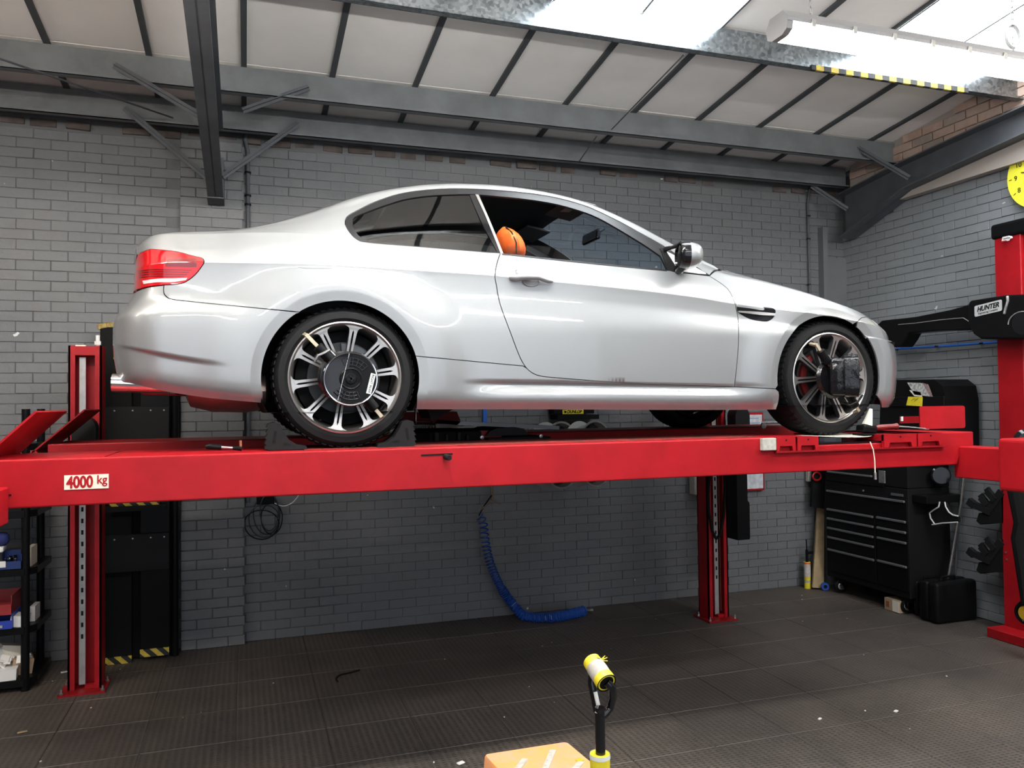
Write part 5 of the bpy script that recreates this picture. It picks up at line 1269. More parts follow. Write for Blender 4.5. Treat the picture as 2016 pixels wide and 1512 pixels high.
t = thing('alignment_head', 'bulky black alignment camera head clamped on the front wheel', 'alignment head', (3.2, 3.6, 1.98))
c0 = onY(1640, 746, 3.71); c0.y = 3.705
d1 = (onY(1597, 668, 3.66)-onY(1643, 740, 3.66)).normalized(); d2 = (onY(1704, 836, 3.66)-onY(1655, 760, 3.66)).normalized()
MB().lathe([(0, -.02), (.10, -.01), (.118, .01), (.105, .03), (0, .035)], c0+Vector((-.012, 0, .005)), A, 36).obj('back_plate', 'wrap', t, True)
hc = onY(1682, 742, 3.57)
R_ = Matrix.Rotation(math.radians(-38), 3, 'Z')
MB().box(onY(1658, 742, 3.63), (.13, .13, .21), R_, .02).obj('housing', 'wrap', t, True)
m = MB(); ax_ = Vector((.79, -.61, 0)); cc_ = onY(1676, 740, 3.585)
rp = rrect(-.12, .12, -.118, .118, .055, 6); uu = Vector((.61, .79, 0))
m.prism(rp, cc_-ax_*.04, uu, (0, 0, 1), ax_*.07); m.obj('target_hood', 'wrap', t, True)
m = MB(); m.prism(rrect(-.098, .098, -.098, .098, .045, 6), cc_+ax_*.0301, uu, (0, 0, 1), ax_*.004); m.obj('target_face', 'black', t)
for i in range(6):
    a = cc_+ax_*.037+uu*random.uniform(-.04, .03)+Vector((0, 0, .06-i*.024)); MB().bar(a, a+uu*.03+Vector((0, 0, .012)), .003, .004, up=tuple(ax_)).obj('highlight_bar', 'chrome', t)  # chrome slivers added as highlights on the black face
clamp_arm(t, c0+A*.035, d1, A, .12, .165, .245); clamp_arm(t, c0+A*.035, d2, A, .11, .165, .235)
m = MB().tube([onY(1655, 790, 3.62), onY(1672, 798, 3.60), onY(1690, 790, 3.60), onY(1698, 778, 3.60)], .006, 8); m.obj('trailing_lead', 'black', t, True)

# ================================================================== AROUND THE ROOM
# alignment camera tower at the right wall
t = thing('camera_tower', 'tall red alignment tower with black camera boom against the right wall', 'machine', (5.66, 4.6, 0))
XF = 5.60
ya = onX(1957, 480, XF).y; zt = onX(1957, 470, XF).z
yb = onX(2009, 480, XF).y
col = MB().bx(XF, XF+.20, yb, ya, .06, zt+.02, .006).obj('column', 'red', t)
MB().bx(XF+.03, XF+.20, yb-.12, yb, .06, zt+.0).obj('column_side', 'red2', t)
MB().bx(XF-.02, XF+.22, yb-.16, ya+.02, zt-.01, zt+.11, .025).obj('column_cap', 'black', t)
bd = onX(1982, 470, XF-.022)
b = MB(); b.prism([(-.045, -.014), (.02, -.018), (.028, -.006), (.05, -.004), (.045, .010), (.02, .020), (-.035, .020)], bd+Vector((-.001, 0, 0)), (0, -1, 0), (0, 0, 1), (.003, 0, 0)); bo = b.obj('badge', 'white', t)
b = MB(); b.prism([(-.045, -.020), (.0, -.022), (.0, -.012), (-.044, -.010)], bd+Vector((-.003, 0, 0)), (0, -1, 0), (0, 0, 1), (.003, 0, 0)); b.obj('badge_flash', 'red', bo)
text('HawkEye', 'lettering', 'matblack', bo, bd+Vector((-.003, .0, .004)), (0, -1, 0), (0, 0, 1), .022, .0004, width=.06)
bs = MB().bx(5.44, 5.80, 4.05, 4.70, 0, .075, .006).obj('base', 'red', t)
for x, y in ((1980, 1088), (1982, 1102)): MB().lathe([(0, 0), (.008, 0), (.008, .004), (0, .006)], onX(x, y, XF), (-1, 0, 0), 12).obj('rivet', 'steel', t)
# boom: tapering arm toward the far wall, fat centre box
XB = 5.42
def B(x, y): p = onX(x, y, XB); return (p.y, p.z)
arm = [B(*p) for p in ((1915, 597), (1870, 610), (1800, 624), (1735, 631), (1726, 640), (1735, 668), (1748, 684), (1772, 683), (1782, 668), (1789, 656), (1850, 651), (1918, 650))]
m = MB(); m.prism([(-a, z) for a, z in arm], (XB-.0, 0, 0), (0, -1, 0), (0, 0, 1), (.15, 0, 0)); ao = m.obj('boom_arm', 'black', t)
be = ao.modifiers.new('bevel', 'BEVEL'); be.width = .012; be.segments = 3
m = MB(); m.tube([Vector(onX(x, y, XB))+Vector((-.003, 0, 0)) for x, y in ((1769, 639), (1800, 636.5), (1850, 630), (1880, 627), (1897, 626), (1907, 632), (1912, 637))], .0035, 6); m.obj('trim_line', 'zinc', ao)
box = [B(*p) for p in ((1914, 600), (1918, 592), (1990, 581), (2060, 578), (2060, 668), (1940, 668), (1925, 658), (1914, 640))]
m = MB(); m.prism([(-a, z) for a, z in box], (XB-.05, 0, 0), (0, -1, 0), (0, 0, 1), (.24, 0, 0)); co_ = m.obj('boom_housing', 'black', t)
be = co_.modifiers.new('bevel', 'BEVEL'); be.width = .03; be.segments = 4
pc = onX(1945, 607, XB-.052); sg = MB(); sg.prism(rrect(-.118, .118, -.042, .042, .012), pc, (0, -1, .10), (0, 0, 1), (.004, 0, 0)); so_ = sg.obj('name_plate', mat('silver_plate', (.50, .50, .50), rough=.5), co_)
text('HUNTER', 'lettering', 'matblack', so_, pc+Vector((-.002, .0, .008)), (0, -1, .10), (0, 0, 1), .052, .0006, width=.19, bold=.03, shear=.25)
text('Engineering Company', 'lettering', 'matblack', so_, pc+Vector((-.002, .0, -.024)), (0, -1, .10), (0, 0, 1), .022, .0004, width=.17)
m = MB(); m.tube([Vector(onX(x, y, XB-.055)) for x, y in ((1983, 583), (1984, 592), (1980, 606), (1977, 618))], .010, 8); m.obj('seam_strip', 'steel', co_, True)
pc = onX(2013, 636, XB-.052); m = MB(); m.tube([pc+Vector((0, -.115*math.cos(a), .085*math.sin(a))) for a in [math.pi*k/12 for k in range(5, 13)]], .004, 6); m.obj('arc_trim', 'zinc', co_)
MB().lathe([(0, 0), (.085, 0), (.09, .012), (0, .016)], pc, (1, 0, 0), 28).obj('camera_window', 'gloss', co_)
# cable bundle and hose reel at the very edge
m = MB(); m.tube([onX(x, y, 5.2) for x, y in ((2003, 930), (2000, 965), (2010, 1030), (2003, 1060), (2014, 1120), (2020, 1190))], [.05, .055, .045, .04, .045, .03], 10)
tag(m.obj('rolled_cover', 'matblack', None, True), 'bunched black cloth hanging at the right edge of the frame by the tower', 'cover')
t2 = thing('castor_wheel', 'small wheel with yellow hub at the right edge beside the tower base', 'wheel', (5.0, 4.1, .3))
pc = onX(2016, 1208, 5.2)
MB().lathe([(.055, 0), (.075, .0), (.085, .02), (.075, .04), (.055, .04)], pc, (1, 0, 0), 32).obj('tyre', 'gloss', t2, True)
MB().lathe([(0, .004), (.05, .006), (.056, .02), (0, .03)], pc, (1, 0, 0), 24).obj('hub', mat('yellow_hub', (.75, .45, .03), rough=.4), t2, True)
MB().bx(pc.x-.02, pc.x+.06, pc.y-.35, pc.y-.03, 0, pc.z+.02).obj('mount', 'matblack', t2)
pc2 = onX(2016, 868, 5.0); tag(MB().lathe([(.0, 0), (.06, 0), (.08, .02), (.06, .05), (0, .05)], pc2, (-.5, -1, 0), 24).bx(pc2.x-.0, pc2.x+.02, pc2.y-.2, pc2.y+.0, pc2.z-.1, pc2.z+.02).obj('hook_handle', 'gloss', None, True), 'glossy black handle above the lift carriage at the right edge', 'handle')
# wall brackets carrying clamps
def bracket(y0, z0, dz, label):
    P = lambda x, y: onX(x, y+dz, 5.60)
    t = thing('wall_rack', label, 'rack', P(1940, 1030), 'black clamp racks on the right wall')
    q = [P(*p) for p in ((1927, 1010), (1934, 1009), (1948, 1000), (1955, 980), (1975, 965), (1975, 1030), (1936, 1030), (1930, 1033), (1922, 1026))]
    m = MB(); m.add(list(q)+[p+Vector((.22, 0, 0)) for p in q], [tuple(range(9)), tuple(range(17, 8, -1))]+[(i, i+9, (i+1) % 9+9, (i+1) % 9) for i in range(9)]); m.obj('bracket_plate', 'matblack', t)
    m = MB(); m.bar(P(1913, 991), P(1950, 1008), .05, .035, up=(1, 0, 0)); m.bar(P(1910, 996), P(1916, 985), .06, .04, up=(1, 0, 0)); m.obj('bolt_arm', 'dark', t)
    m = MB(); m.bar(P(1945, 1005), P(1972, 968), .06, .016, up=(1, 0, 0)); m.obj('rail', 'dark', t)
    for a, b in (((1932, 979), (1944, 995)), ((1944, 967), (1960, 985))):
        m = MB(); m.bar(P(*a), P(*b), .05, .034, up=(1, 0, 0)); m.bar(P(a[0]-2, a[1]+3), P(a[0]+6, a[1]-3), .05, .02, up=(1, 0, 0)); m.obj('jaw', 'dark', t)
bracket(0, 0, 0, 'upper black rack of angled clamps left of the red tower')
bracket(0, 0, 97, 'lower black rack of angled clamps left of the red tower')

# roll cab tool chest against the right wall
t = thing('tool_cabinet', 'black roll cabinet with grey drawer pulls in the right corner', 'tool cabinet', (5.58, 5.85, 0))
X0 = 5.33; Yl = 6.36; ZT = 1.405; Yr = onX(1790, 1150, X0).y
zb = onX(1632, 1135, X0).z; ztop = 1.20
MB().bx(X0+.012, WX-.06, Yr, Yl, zb, zl+.09 if False else 1.08, .008).obj('body', 'matblack', t)
def hy(x): return onX(x, 1000, X0).y
def drawer(xa, xb, ya_, hz_, pull=True):
    """xa,xb pixel extents; ya_ world z of pull; hz_ (z0,z1) of the front"""
    y1 = hy(xa); y0 = hy(xb)
    d = MB().bx(X0, X0+.014, y0, y1, hz_[0], hz_[1], .003).obj('drawer', 'black', t)
    MB().bx(X0-.020, X0, y0+.012, y1-.012, ya_-.010, ya_+.010, .004).obj('pull', mat('grey_pull', (.19, .195, .20), rough=.38, metal=.5) if 'pull' not in MT else MT['pull'], d); return d
MT['pull'] = mat('drawer_pull_grey', (.17, .175, .18), rough=.38, metal=.5)
def zat(x, y): return onX(x, y, X0).z
dl = [zat(1630, y) for y in (1002, 1020, 1038.5, 1056.5, 1080.5)]
dr_ = [zat(1726, y) for y in (1018, 1038, 1057.5, 1102.5)]
zl = zat(1630, 966)
top = drawer(1628, 1785, zl, (dl[0]+.012, zl+.022))
bounds = dl+[zb+.10]
for i in range(5): drawer(1628, 1722, dl[i], ((dl[i+1]+.013) if i < 4 else zb+.06, dl[i]+.012))
for i in range(4): drawer(1725, 1786, dr_[i], ((dr_[i+1]+.013) if i < 3 else zb+.06, dr_[i]+.012))
p = onX(1766, 974, X0-.001); bp_ = MB().box(p, (.002, .14, .022)).obj('badge', mat('badge_grey', (.10, .10, .11), rough=.4), top); text('HALFORDS', 'lettering', 'pull', bp_, p+Vector((-.002, 0, 0)), (0, -1, 0), (0, 0, 1), .022, .0004, width=.12)
MB().lathe([(0, .008), (.008, .008), (.010, 0)], onX(1700, 966, X0), (-1, 0, 0), 12).obj('lock', 'steel', top)
zt2 = zat(1640, 929); d2_ = MB().bx(X0, X0+.014, hy(1740), hy(1628), zl+.10, ZT-.01, .003).obj('drawer', 'black', t); MB().bx(X0-.02, X0, hy(1720), hy(1632), zt2-.010, zt2+.008, .004).obj('pull', MT['pull'], d2_)
MB().bx(X0-.012, X0, hy(1742)-.02, hy(1733), zt2-.05, zt2+.06, .003).obj('side_clip', 'steel', t)
MB().bx(X0+.012, WX-.06, Yr, Yl, 1.082, ZT, .006).obj('top_box', 'matblack', t)
# side pouch tray with spotlight and torch on the cabinet side
MB().bx(X0+.05, WX-.08, Yr-.16, Yr, zat(1790, 985)-.02, zat(1790, 975), .004).obj('side_tray', 'black', t)
for x, y in ((1643, 1155), (1802, 1205)):
    p = onZ(x, y+4, .06); c_ = Vector((X0+.07, onZ(x, 1210 if x > 1700 else 1168, 0).y if False else (Yr+.10 if x > 1700 else Yl-.12), .065))
    w_ = MB().lathe([(0, -.018), (.03, -.018), (.045, -.016), (.062, -.012), (.062, .012), (.045, .016), (0, .018)], c_, (.3, 1, 0), 24).obj('castor', 'black', t, True)
    MB().lathe([(0, .020), (.018, .022), (.034, .019)], c_, (-.3, -1, 0), 16).obj('castor_hub', 'chrome', w_, True)
    MB().bx(c_.x-.03, c_.x+.04, c_.y-.03, c_.y+.03, .10, zb+.005).obj('castor_fork', 'matblack', w_)
for y in (Yl-.12, Yr+.1): MB().bx(WX-.18, WX-.1, y-.02, y+.02, 0, zb+.005).obj('castor', 'matblack', t)
tag(MB().lathe([(0, 0), (.05, .002), (.075, .02), (.082, .05), (.07, .06), (.0, .06)], onX(1848, 935, 5.62), (-.5, -1, 0), 28).tube([onX(1846, 940, 5.62), onX(1836, 955, 5.62), onX(1824, 966, 5.60)], [.03, .022, .02], 10).obj('work_lamp', 'gloss', None, True), 'glossy black work lamp hanging on the side of the tool cabinet', 'lamp')
tag(MB().tube([onX(1811, 940, 5.5), onX(1794, 967, 5.5)], .012, 8).obj('marker_pen', 'bluepipe', None, True), 'blue pen-like tool leaning on the cabinet side tray', 'tool')
m = MB(); Z_ = lambda x, y: onX(x, y, 5.5)
for pts in (((1850, 988), (1848, 998), (1838, 1004), (1830, 1010), (1832, 1020), (1840, 1032)), ((1860, 988), (1862, 998), (1868, 1008), (1876, 1014), (1886, 1016)), ((1835, 1033), (1855, 1030), (1885, 1028))): m.tube([Z_(*p) for p in pts], .006, 6)
tag(m.obj('reflective_harness', mat('pale_piping', (.6, .6, .6), rough=.4), None, True), 'black bag strap with pale reflective edging on the cabinet side', 'strap')
q = [Z_(*p) for p in ((1849, 990), (1861, 990), (1868, 1010), (1885, 1018), (1885, 1028), (1836, 1033), (1831, 1012), (1842, 1004))]
tag(MB().add([p+Vector((.01, 0, 0)) for p in q]+[p+Vector((.03, 0, 0)) for p in q], [tuple(range(8)), tuple(range(15, 7, -1))]+[(i, i+8, (i+1) % 8+8, (i+1) % 8) for i in range(8)]).obj('mesh_pouch', 'matblack'), 'black mesh pouch hanging on the side of the tool cabinet', 'pouch')
tag(MB().tube([onX(1898, 925, 5.72), onX(1892, 990, 5.72), onX(1880, 1060, 5.68), onX(1866, 1143, 5.62)], .012, 10).obj('steel_bar', 'steel', None, True), 'long bright steel bar leaning between cabinet and wall', 'bar')
tag(MB().tube([onX(1893, 920, 5.78), onX(1888, 1000, 5.78), onX(1880, 1140, 5.72)], .008, 8).obj('conduit', 'rafter', None, True), 'dark rod standing behind the bright steel bar', 'rod')
# cases on the floor
def case(x0, x1, y0, y1, h, label, ch=.03):
    t = thing('tool_case', label, 'case', ((x0+x1)/2, (y0+y1)/2, 0))
    MB().bx(x0, x1, y0, (y0+y1)/2-.004, 0.004, h, ch).obj('shell_half', 'black', t, True); MB().bx(x0, x1, (y0+y1)/2+.004, y1, 0.004, h, ch).obj('shell_half', 'black', t, True)
    MB().bx(x0+.02, x1-.02, (y0+y1)/2-.006, (y0+y1)/2+.006, .02, h-.02).obj('seam', 'matblack', t)
    xm = (x0+x1)/2; MB().tube([(xm-.08, (y0+y1)/2, h-.004), (xm-.07, (y0+y1)/2, h+.022), (xm+.07, (y0+y1)/2, h+.022), (xm+.08, (y0+y1)/2, h-.004)], .011, 8).obj('handle', 'black', t, True)
    for s in (-1, 1): MB().bx(xm+s*.14-.02, xm+s*.14+.02, y0-.004, y0+.01, h-.10, h-.02, .002).obj('latch', 'black', t)
c1 = onZ(1848, 1232, 0); c2 = onZ(1957, 1228, 0); hcase = onY(1880, 1146, c1.y).z
case(c1.x, c2.x-.02, c1.y+.01, c1.y+.20, hcase, 'large black plastic tool case on the floor beside the cabinet')
case(c1.x+.06, c2.x-.10, c1.y+.225, c1.y+.315, hcase-.04, 'second black plastic case just behind the large one')
# sprayer, plank, cloth, hanging things left of the cabinet
p = onZ(1590, 1158, 0); t = thing('sprayer', 'yellow banded canister with black nozzle beside the plank', 'canister', p)
H = onY(1590, 1106, p.y).z
MB().cyl(p, p+Vector((0, 0, H)), .031, 20).obj('canister', 'yellow', t, True)
MB().lathe([(.0318, H*.45), (.0318, H*.92)], p, (0, 0, 1), 20).obj('paper_label', mat('pale_label', (.62, .55, .50), rough=.6, vary=.3, vscale=60), t)
MB().lathe([(.032, H*.23), (.032, H*.32)], p, (0, 0, 1), 20).obj('band', 'tapegrey', t)
MB().lathe([(.032, H*.93), (.032, H*.98), (0, H+.001)], p, (0, 0, 1), 20).obj('top_ring', mat('red_ring', (.7, .08, .03), rough=.5), t)
MB().tube([p+Vector((0, 0, H)), p+Vector((0, 0, H+.12))], .014, 10).tube([p+Vector((0, 0, H+.1)), p+Vector((-.004, 0, H+.22))], .006, 8).box(p+Vector((.03, 0, H+.09)), (.08, .03, .02), None, .004).obj('nozzle', 'black', t)
tag(MB().add(*(lambda q: (q+[v+Vector((.01, .03, 0)) for v in q], [(0, 1, 2, 3), (7, 6, 5, 4), (0, 4, 5, 1), (1, 5, 6, 2), (2, 6, 7, 3), (3, 7, 4, 0)]))([onY(1600, 1157, 6.42), onY(1622, 1158, 6.42), onY(1623, 985, 6.56), onY(1611, 985, 6.56)])).obj('plank', 'wood'), 'pale timber plank leaning against the wall left of the cabinet', 'plank')
q = onZ(1623, 1162, 0); tag(MB().lathe([(.018, 0), (.036, 0), (.04, .02), (.036, .04), (.018, .04)], q+Vector((0, 0, .042)), (-.5, -1, .0), 20).obj('tape_roll', 'blue', None, True), 'small blue roll on the floor at the foot of the plank', 'roll')
tag(MB().add(*(lambda q: (q+[v+Vector((0, .03, 0)) for v in q], [(0, 1, 2, 3), (7, 6, 5, 4), (0, 4, 5, 1), (1, 5, 6, 2), (2, 6, 7, 3), (3, 7, 4, 0)]))([onY(1598, 998, 6.48), onY(1622, 1002, 6.48), onY(1626, 920, 6.48), onY(1602, 920, 6.48)])).obj('hanging_cloth', 'matblack'), 'black cloth hanging on the back wall above the plank', 'cloth')
tag(MB().tube([onY(1608+8*math.cos(a), 938+8*math.sin(a), 6.46) for a in [math.pi*2*k/12 for k in range(12)]], .009, 6, closed=True).obj('red_strap', 'red', None, True), 'loop of red strap hanging over the black cloth', 'strap')
tag(MB().bx(onY(1591, 940, 6.56).x, onY(1603, 940, 6.56).x, 6.55, 6.60, onY(1595, 948, 6.56).z, onY(1595, 905, 6.56).z, .004).obj('wall_box', 'tapegrey'), 'narrow pale box on the back wall left of the black cloth', 'box')
# cardboard box under the cabinet
p = onZ(1757, 1206, 0); t = thing('cardboard_box', 'small printed cardboard box under the cabinet corner', 'box', p)
d_ = Vector((-.02, -.21, 0)); m = MB().bx(X0+.0, X0+.14, 5.45, 5.62, 0.003, .105).obj('carton', 'cardboard', t)
MB().bx(X0-.003, X0, 5.455, 5.53, .006, .10).obj('printed_label', 'paper', m); MB().bx(X0-.003, X0, 5.565, 5.60, .03, .08).obj('printed_mark', mat('brown_print', (.25, .08, .03), rough=.8), m)
# black console with papers beyond the car's nose
t = thing('console', 'black plastic console with leaflets and yellow note in the right corner', 'console', (5.5, 5.4, 0))
XC = 5.42; Q = lambda x, y: (lambda p: (p.y, p.z))(onX(x, y, XC))
pol = [Q(*p) for p in ((1735, 752), (1763, 748), (1840, 747), (1856, 760), (1861, 788), (1862, 880), (1730, 880))]
m = MB(); m.prism([(-a, z) for a, z in pol], (XC, 0, 0), (0, -1, 0), (0, 0, 1), (.36, 0, 0)); m.obj('hood', 'black', t)
MB().bx(XC-.015, XC, Q(1861, 782)[0], Q(1735, 782)[0], Q(1800, 801)[1], Q(1800, 781)[1], .004).obj('shelf_lip', 'black', t)
for k in range(6): yy = 783+k*3; MB().bx(XC-.018, XC-.015, Q(1775, 800)[0], Q(1748, 800)[0], Q(1760, yy+1)[1], Q(1760, yy)[1]).obj('vent_slat', 'gloss', t)
def leaf(px4, m_, nm, lb, cat='leaflet'):
    q = [onX(x, y, XC-.02) for x, y in px4]; return tag(MB().add(q+[v+Vector((.003, 0, 0)) for v in q], [(0, 1, 2, 3), (7, 6, 5, 4), (0, 4, 5, 1), (1, 5, 6, 2), (2, 6, 7, 3), (3, 7, 4, 0)]).obj(nm, m_), lb, cat)
leaf([(1786, 753), (1815, 754), (1832, 781), (1800, 777)], mat('printed_leaflet', (.60, .60, .58), rough=.6, vary=.7, vscale=45), 'leaflet', 'white printed leaflet leaning in the black console')
leaf([(1816, 754), (1827, 757), (1836, 781), (1831, 781)], mat('dark_leaflet', (.35, .25, .24), rough=.6, vary=.6, vscale=60), 'leaflet', 'narrow dark printed leaflet behind the white one')
leaf([(1790, 768), (1812, 772), (1815, 781), (1800, 780)], 'paper', 'leaflet', 'cream folded leaflet in front of the white one')
nt_ = leaf([(1788, 781), (1816, 781.5), (1815, 800), (1784, 798)], 'yellow', 'sticky_note', 'yellow paper note on the front of the black console', 'note')
m = MB(); a = onX(1794, 789, XC-.024); m.tube([onX(x, y, XC-.024) for x, y in ((1794, 789), (1799, 785), (1805, 786), (1800, 790), (1808, 784))], .0015, 4); m.obj('handwriting', 'matblack', nt_)

# foreground jack handle
t = thing('jack_handle', 'upright black jack handle with yellow and grey wrapped grip in the foreground', 'handle', (1.1, 2.4, 0))
YJ = 2.4; J = lambda x, y, dy=0: onY(x, y, YJ+dy)
pole_top = J(1181, 1398); pb = Vector((pole_top.x-.0, YJ, .02))
MB().tube([pb, pole_top+Vector((0, 0, .01))], .0165, 20).obj('pole', 'gloss', t, True)
MB().tube([J(1181, 1484), Vector((pole_top.x-.0, YJ, .05))], .033, 20).obj('sleeve', 'yellow', t, True)
MB().lathe([(.034, 0), (.034, -.014), (.018, -.01)], J(1181, 1483), (0, 0, 1), 24).obj('sleeve_rim', 'white', t, True)
MB().box(Vector((pole_top.x, YJ+.2, .06)), (.14, .6, .10), None, .02).obj('jack_base', 'yellow', t)
loop_r = [J(1181, 1412), J(1192, 1405), J(1202, 1392), J(1207, 1372, -.02), J(1205, 1354, -.04), J(1194, 1343, -.035)]
MB().tube([p for i in range(5) for p in (loop_r[i], loop_r[i]*.5+loop_r[i+1]*.5)]+[loop_r[-1]], .014, 14).obj('loop_bar', 'gloss', t, True)
loop_l = [J(1176, 1400, .06), J(1170, 1370, .07), J(1165, 1345, .08), J(1166, 1330, .08), J(1170, 1318, .05)]
MB().tube(loop_l, .0135, 14).obj('loop_bar', 'gloss', t, True)
MB().tube([J(1172, 1362, .05), J(1179, 1394, .03)], .0065, 10).lathe([(0, 0), (.014, 0), (.015, -.008), (0, -.01)], J(1180, 1397, -.0), (0, 0, 1), 18).obj('release_rod', 'white', t, True)
g0 = J(1165, 1302, .06); g1 = J(1193, 1343, -.03); ax = (g1-g0).normalized(); L = (g1-g0).length
def cuff(a, b, m_, r0, r1, nm):
    MB().lathe([(r0*.75, L*a), (r0, L*a), (r0+.001, L*(a+b)/2), (r1, L*b), (r1*.75, L*b)], g0, tuple(ax), 24).obj(nm, m_, t, True)
cuff(-.02, .28, 'yellow', .030, .031, 'grip_wrap'); cuff(.26, .80, 'tapegrey', .0325, .033, 'grip_wrap'); cuff(.78, 1.04, 'yellow', .0335, .034, 'grip_wrap')
MB().lathe([(0, L*1.0), (.026, L*1.0), (.032, L*1.06), (.035, L*1.05)], g0, tuple(ax), 24).obj('grip_end', 'matblack', t, True)
m = MB(); m.add(*(lambda q: (q, [(0, 1, 2), (0, 2, 3)]))([g0+ax*.0+Vector((-.02, -.022, .012)), g0+ax*.02+Vector((.0, -.031, .016)), g0+ax*.012+Vector((.012, -.026, .024)), g0+Vector((-.004, -.020, .024))])); m.obj('torn_mark', 'matblack', t)
m = MB()
for i in range(6): a = g0+ax*L*.26+Vector((.022, -.004+.003*i, .018)); m.tube([a, a+Vector((random.uniform(.0, .02), random.uniform(-.01, .01), random.uniform(-.006, .014)))], .0015, 4)
m.obj('tape_fray', 'yellow', t)
# orange step in the foreground
t = thing('step_stool', 'orange plastic step with grey non-slip strips, cut off by the bottom edge', 'step', (1.15, 2.95, 0))
OB = [onZ(957, 1484, .4), onZ(1113, 1460, .4)]
a = OB[0]; b = OB[1]; ux_ = (b-a).normalized(); vy = (onZ(1168, 1506, .4)-b).normalized(); Wd = (b-a).length+.02; Dp = .30
n_ = Vector((0, 0, 1)); o0 = a-ux_*.012
rp = [(0, 0), (Wd, 0), (Wd, Dp), (0, Dp)]
def O(u, v, z=0): return o0+ux_*u+vy*v+Vector((0, 0, z))
def soft(x0, x1, y0, y1, r): return rrect(x0, x1, y0, y1, r, 5)
tp_ = soft(0, Wd, 0, Dp, .018); bt_ = [(Wd/2+(p[0]-Wd/2)*1.16, Dp/2+(p[1]-Dp/2)*1.16) for p in tp_]; n = len(tp_)
in_ = [(Wd/2+(p[0]-Wd/2)*.975, Dp/2+(p[1]-Dp/2)*.975) for p in tp_]
vs = [O(*p, 0) for p in in_]+[O(*p, -.008) for p in tp_]+[O(*p, -.385) for p in bt_]
m = MB().add(vs, [tuple(range(n))]+[(i, (i+1) % n, (i+1) % n+n, i+n) for i in range(n)]+[(i+n, (i+1) % n+n, (i+1) % n+2*n, i+2*n) for i in range(n)]); m.obj('body', 'orange', t, True)
for k, (x0, y0, x1, y1) in enumerate(((.10, .03, .10, .03), (.15, .10, .02, .24), (.30, .06, .13, .29), (.36, .20, .26, .29), (.22, .25, .20, .28))):
    if k == 0: continue
    m = MB(); A_ = O(x0*Wd/.4, y0, .0012); B_ = O(x1*Wd/.4, y1, .0012); m.bar(A_, B_, .026, .003); m.obj('grip_strip', 'tapegrey', t)
MB().lathe([(0, .003), (.016, .003), (.017, 0)], O(.36*Wd/.4, .185), (0, 0, 1), 20).obj('rubber_stud', mat('orange_stud', (.85, .36, .03), rough=.5), t)

# wheels hanging on a display board
t = thing('wheel_display', 'black wheel display bracket with a yellow name plate on the back wall', 'display stand', onY(1133, 860, 6.58))
a = onY(1089, 845, 6.5); b = onY(1168, 800, 6.5)
MB().bx(a.x, b.x, 6.48, 6.6, onY(1100, 815, 6.5).z, onY(1100, 796, 6.5).z, .003).obj('header', 'matblack', t)
MB().bx(a.x+.02, b.x+.03, 6.44, 6.62, onY(1100, 826, 6.5).z, onY(1100, 817, 6.5).z, .003).bx(onY(1128, 850, 6.5).x, onY(1138, 850, 6.5).x, 6.5, 6.6, 1.15, 1.66).obj('shelf_bar', 'matblack', t)
a = onY(1108, 815, 6.47); b = onY(1149, 806, 6.47); z0 = onY(1128, 815, 6.47).z; z1 = onY(1128, 806.5, 6.47).z
np_ = MB().bx(a.x, b.x, 6.472, 6.478, z0, z1).obj('name_plate', 'yellow', t)
text('DUNLOP', 'lettering', 'matblack', np_, ((a.x+b.x)/2+.01, 6.471, (z0+z1)/2), (1, 0, 0), (0, 0, 1), .036, .0005, width=(b.x-a.x)*.72, bold=.04, shear=.3)
m = MB(); m.prism([(-.012, -.010), (.006, -.010), (.018, 0), (.006, .010), (-.012, .010), (-.004, 0)], (a.x+.022, 6.4715, (z0+z1)/2), (1, 0, 0), (0, 0, 1), (0, .002, 0)); m.obj('arrow_mark', 'matblack', np_)
def loose_rim(px_, py_, label):
    c = onY(px_, py_, 6.05); t = thing('wheel_rim', label, 'wheel rim', c, 'spare wheel rims on the display')
    A = Vector((.53, -.85, .03)).normalized()
    r = MB().lathe([(.238, -.0), (.252, .004), (.252, .012), (.238, .010), (.228, -.03), (.215, -.10), (.245, -.13), (.25, -.138)], c, A, 48).obj('rim', mat('pale_rim', (.42, .42, .40), rough=.35, metal=.4), t, True)
    MB().lathe([(.222, -.035), (.212, -.10)], c, A, 40).obj('rim_barrel', 'alloyd', t, True)
    ux = A.cross(Vector((0, 0, 1))).normalized(); uz_ = ux.cross(A)
    for k in range(5):
        a = 2*math.pi*k/5+.3; d = ux*math.cos(a)+uz_*math.sin(a); s = ux*-math.sin(a)+uz_*math.cos(a)
        MB().add([c+d*.04+s*.02-A*.05, c+d*.04-s*.02-A*.05, c+d*.225-s*.035-A*.02, c+d*.225+s*.035-A*.02, c+d*.04+s*.02-A*.08, c+d*.04-s*.02-A*.08, c+d*.225-s*.035-A*.05, c+d*.225+s*.035-A*.05], [(0, 1, 2, 3), (7, 6, 5, 4), (0, 4, 5, 1), (1, 5, 6, 2), (2, 6, 7, 3), (3, 7, 4, 0)]).obj('spoke', 'alloyd', t)
    MB().lathe([(0, -.045), (.055, -.05), (.06, -.08)], c, A, 24).obj('hub', 'alloyd', t, True)
    for ch in t.children:
        for v in ch.data.vertices: v.co = c+(v.co-c)*1.1
loose_rim(1105, 896, 'left one of two spare rims hanging behind the runway')
loose_rim(1172, 893, 'right one of two spare rims hanging behind the runway')
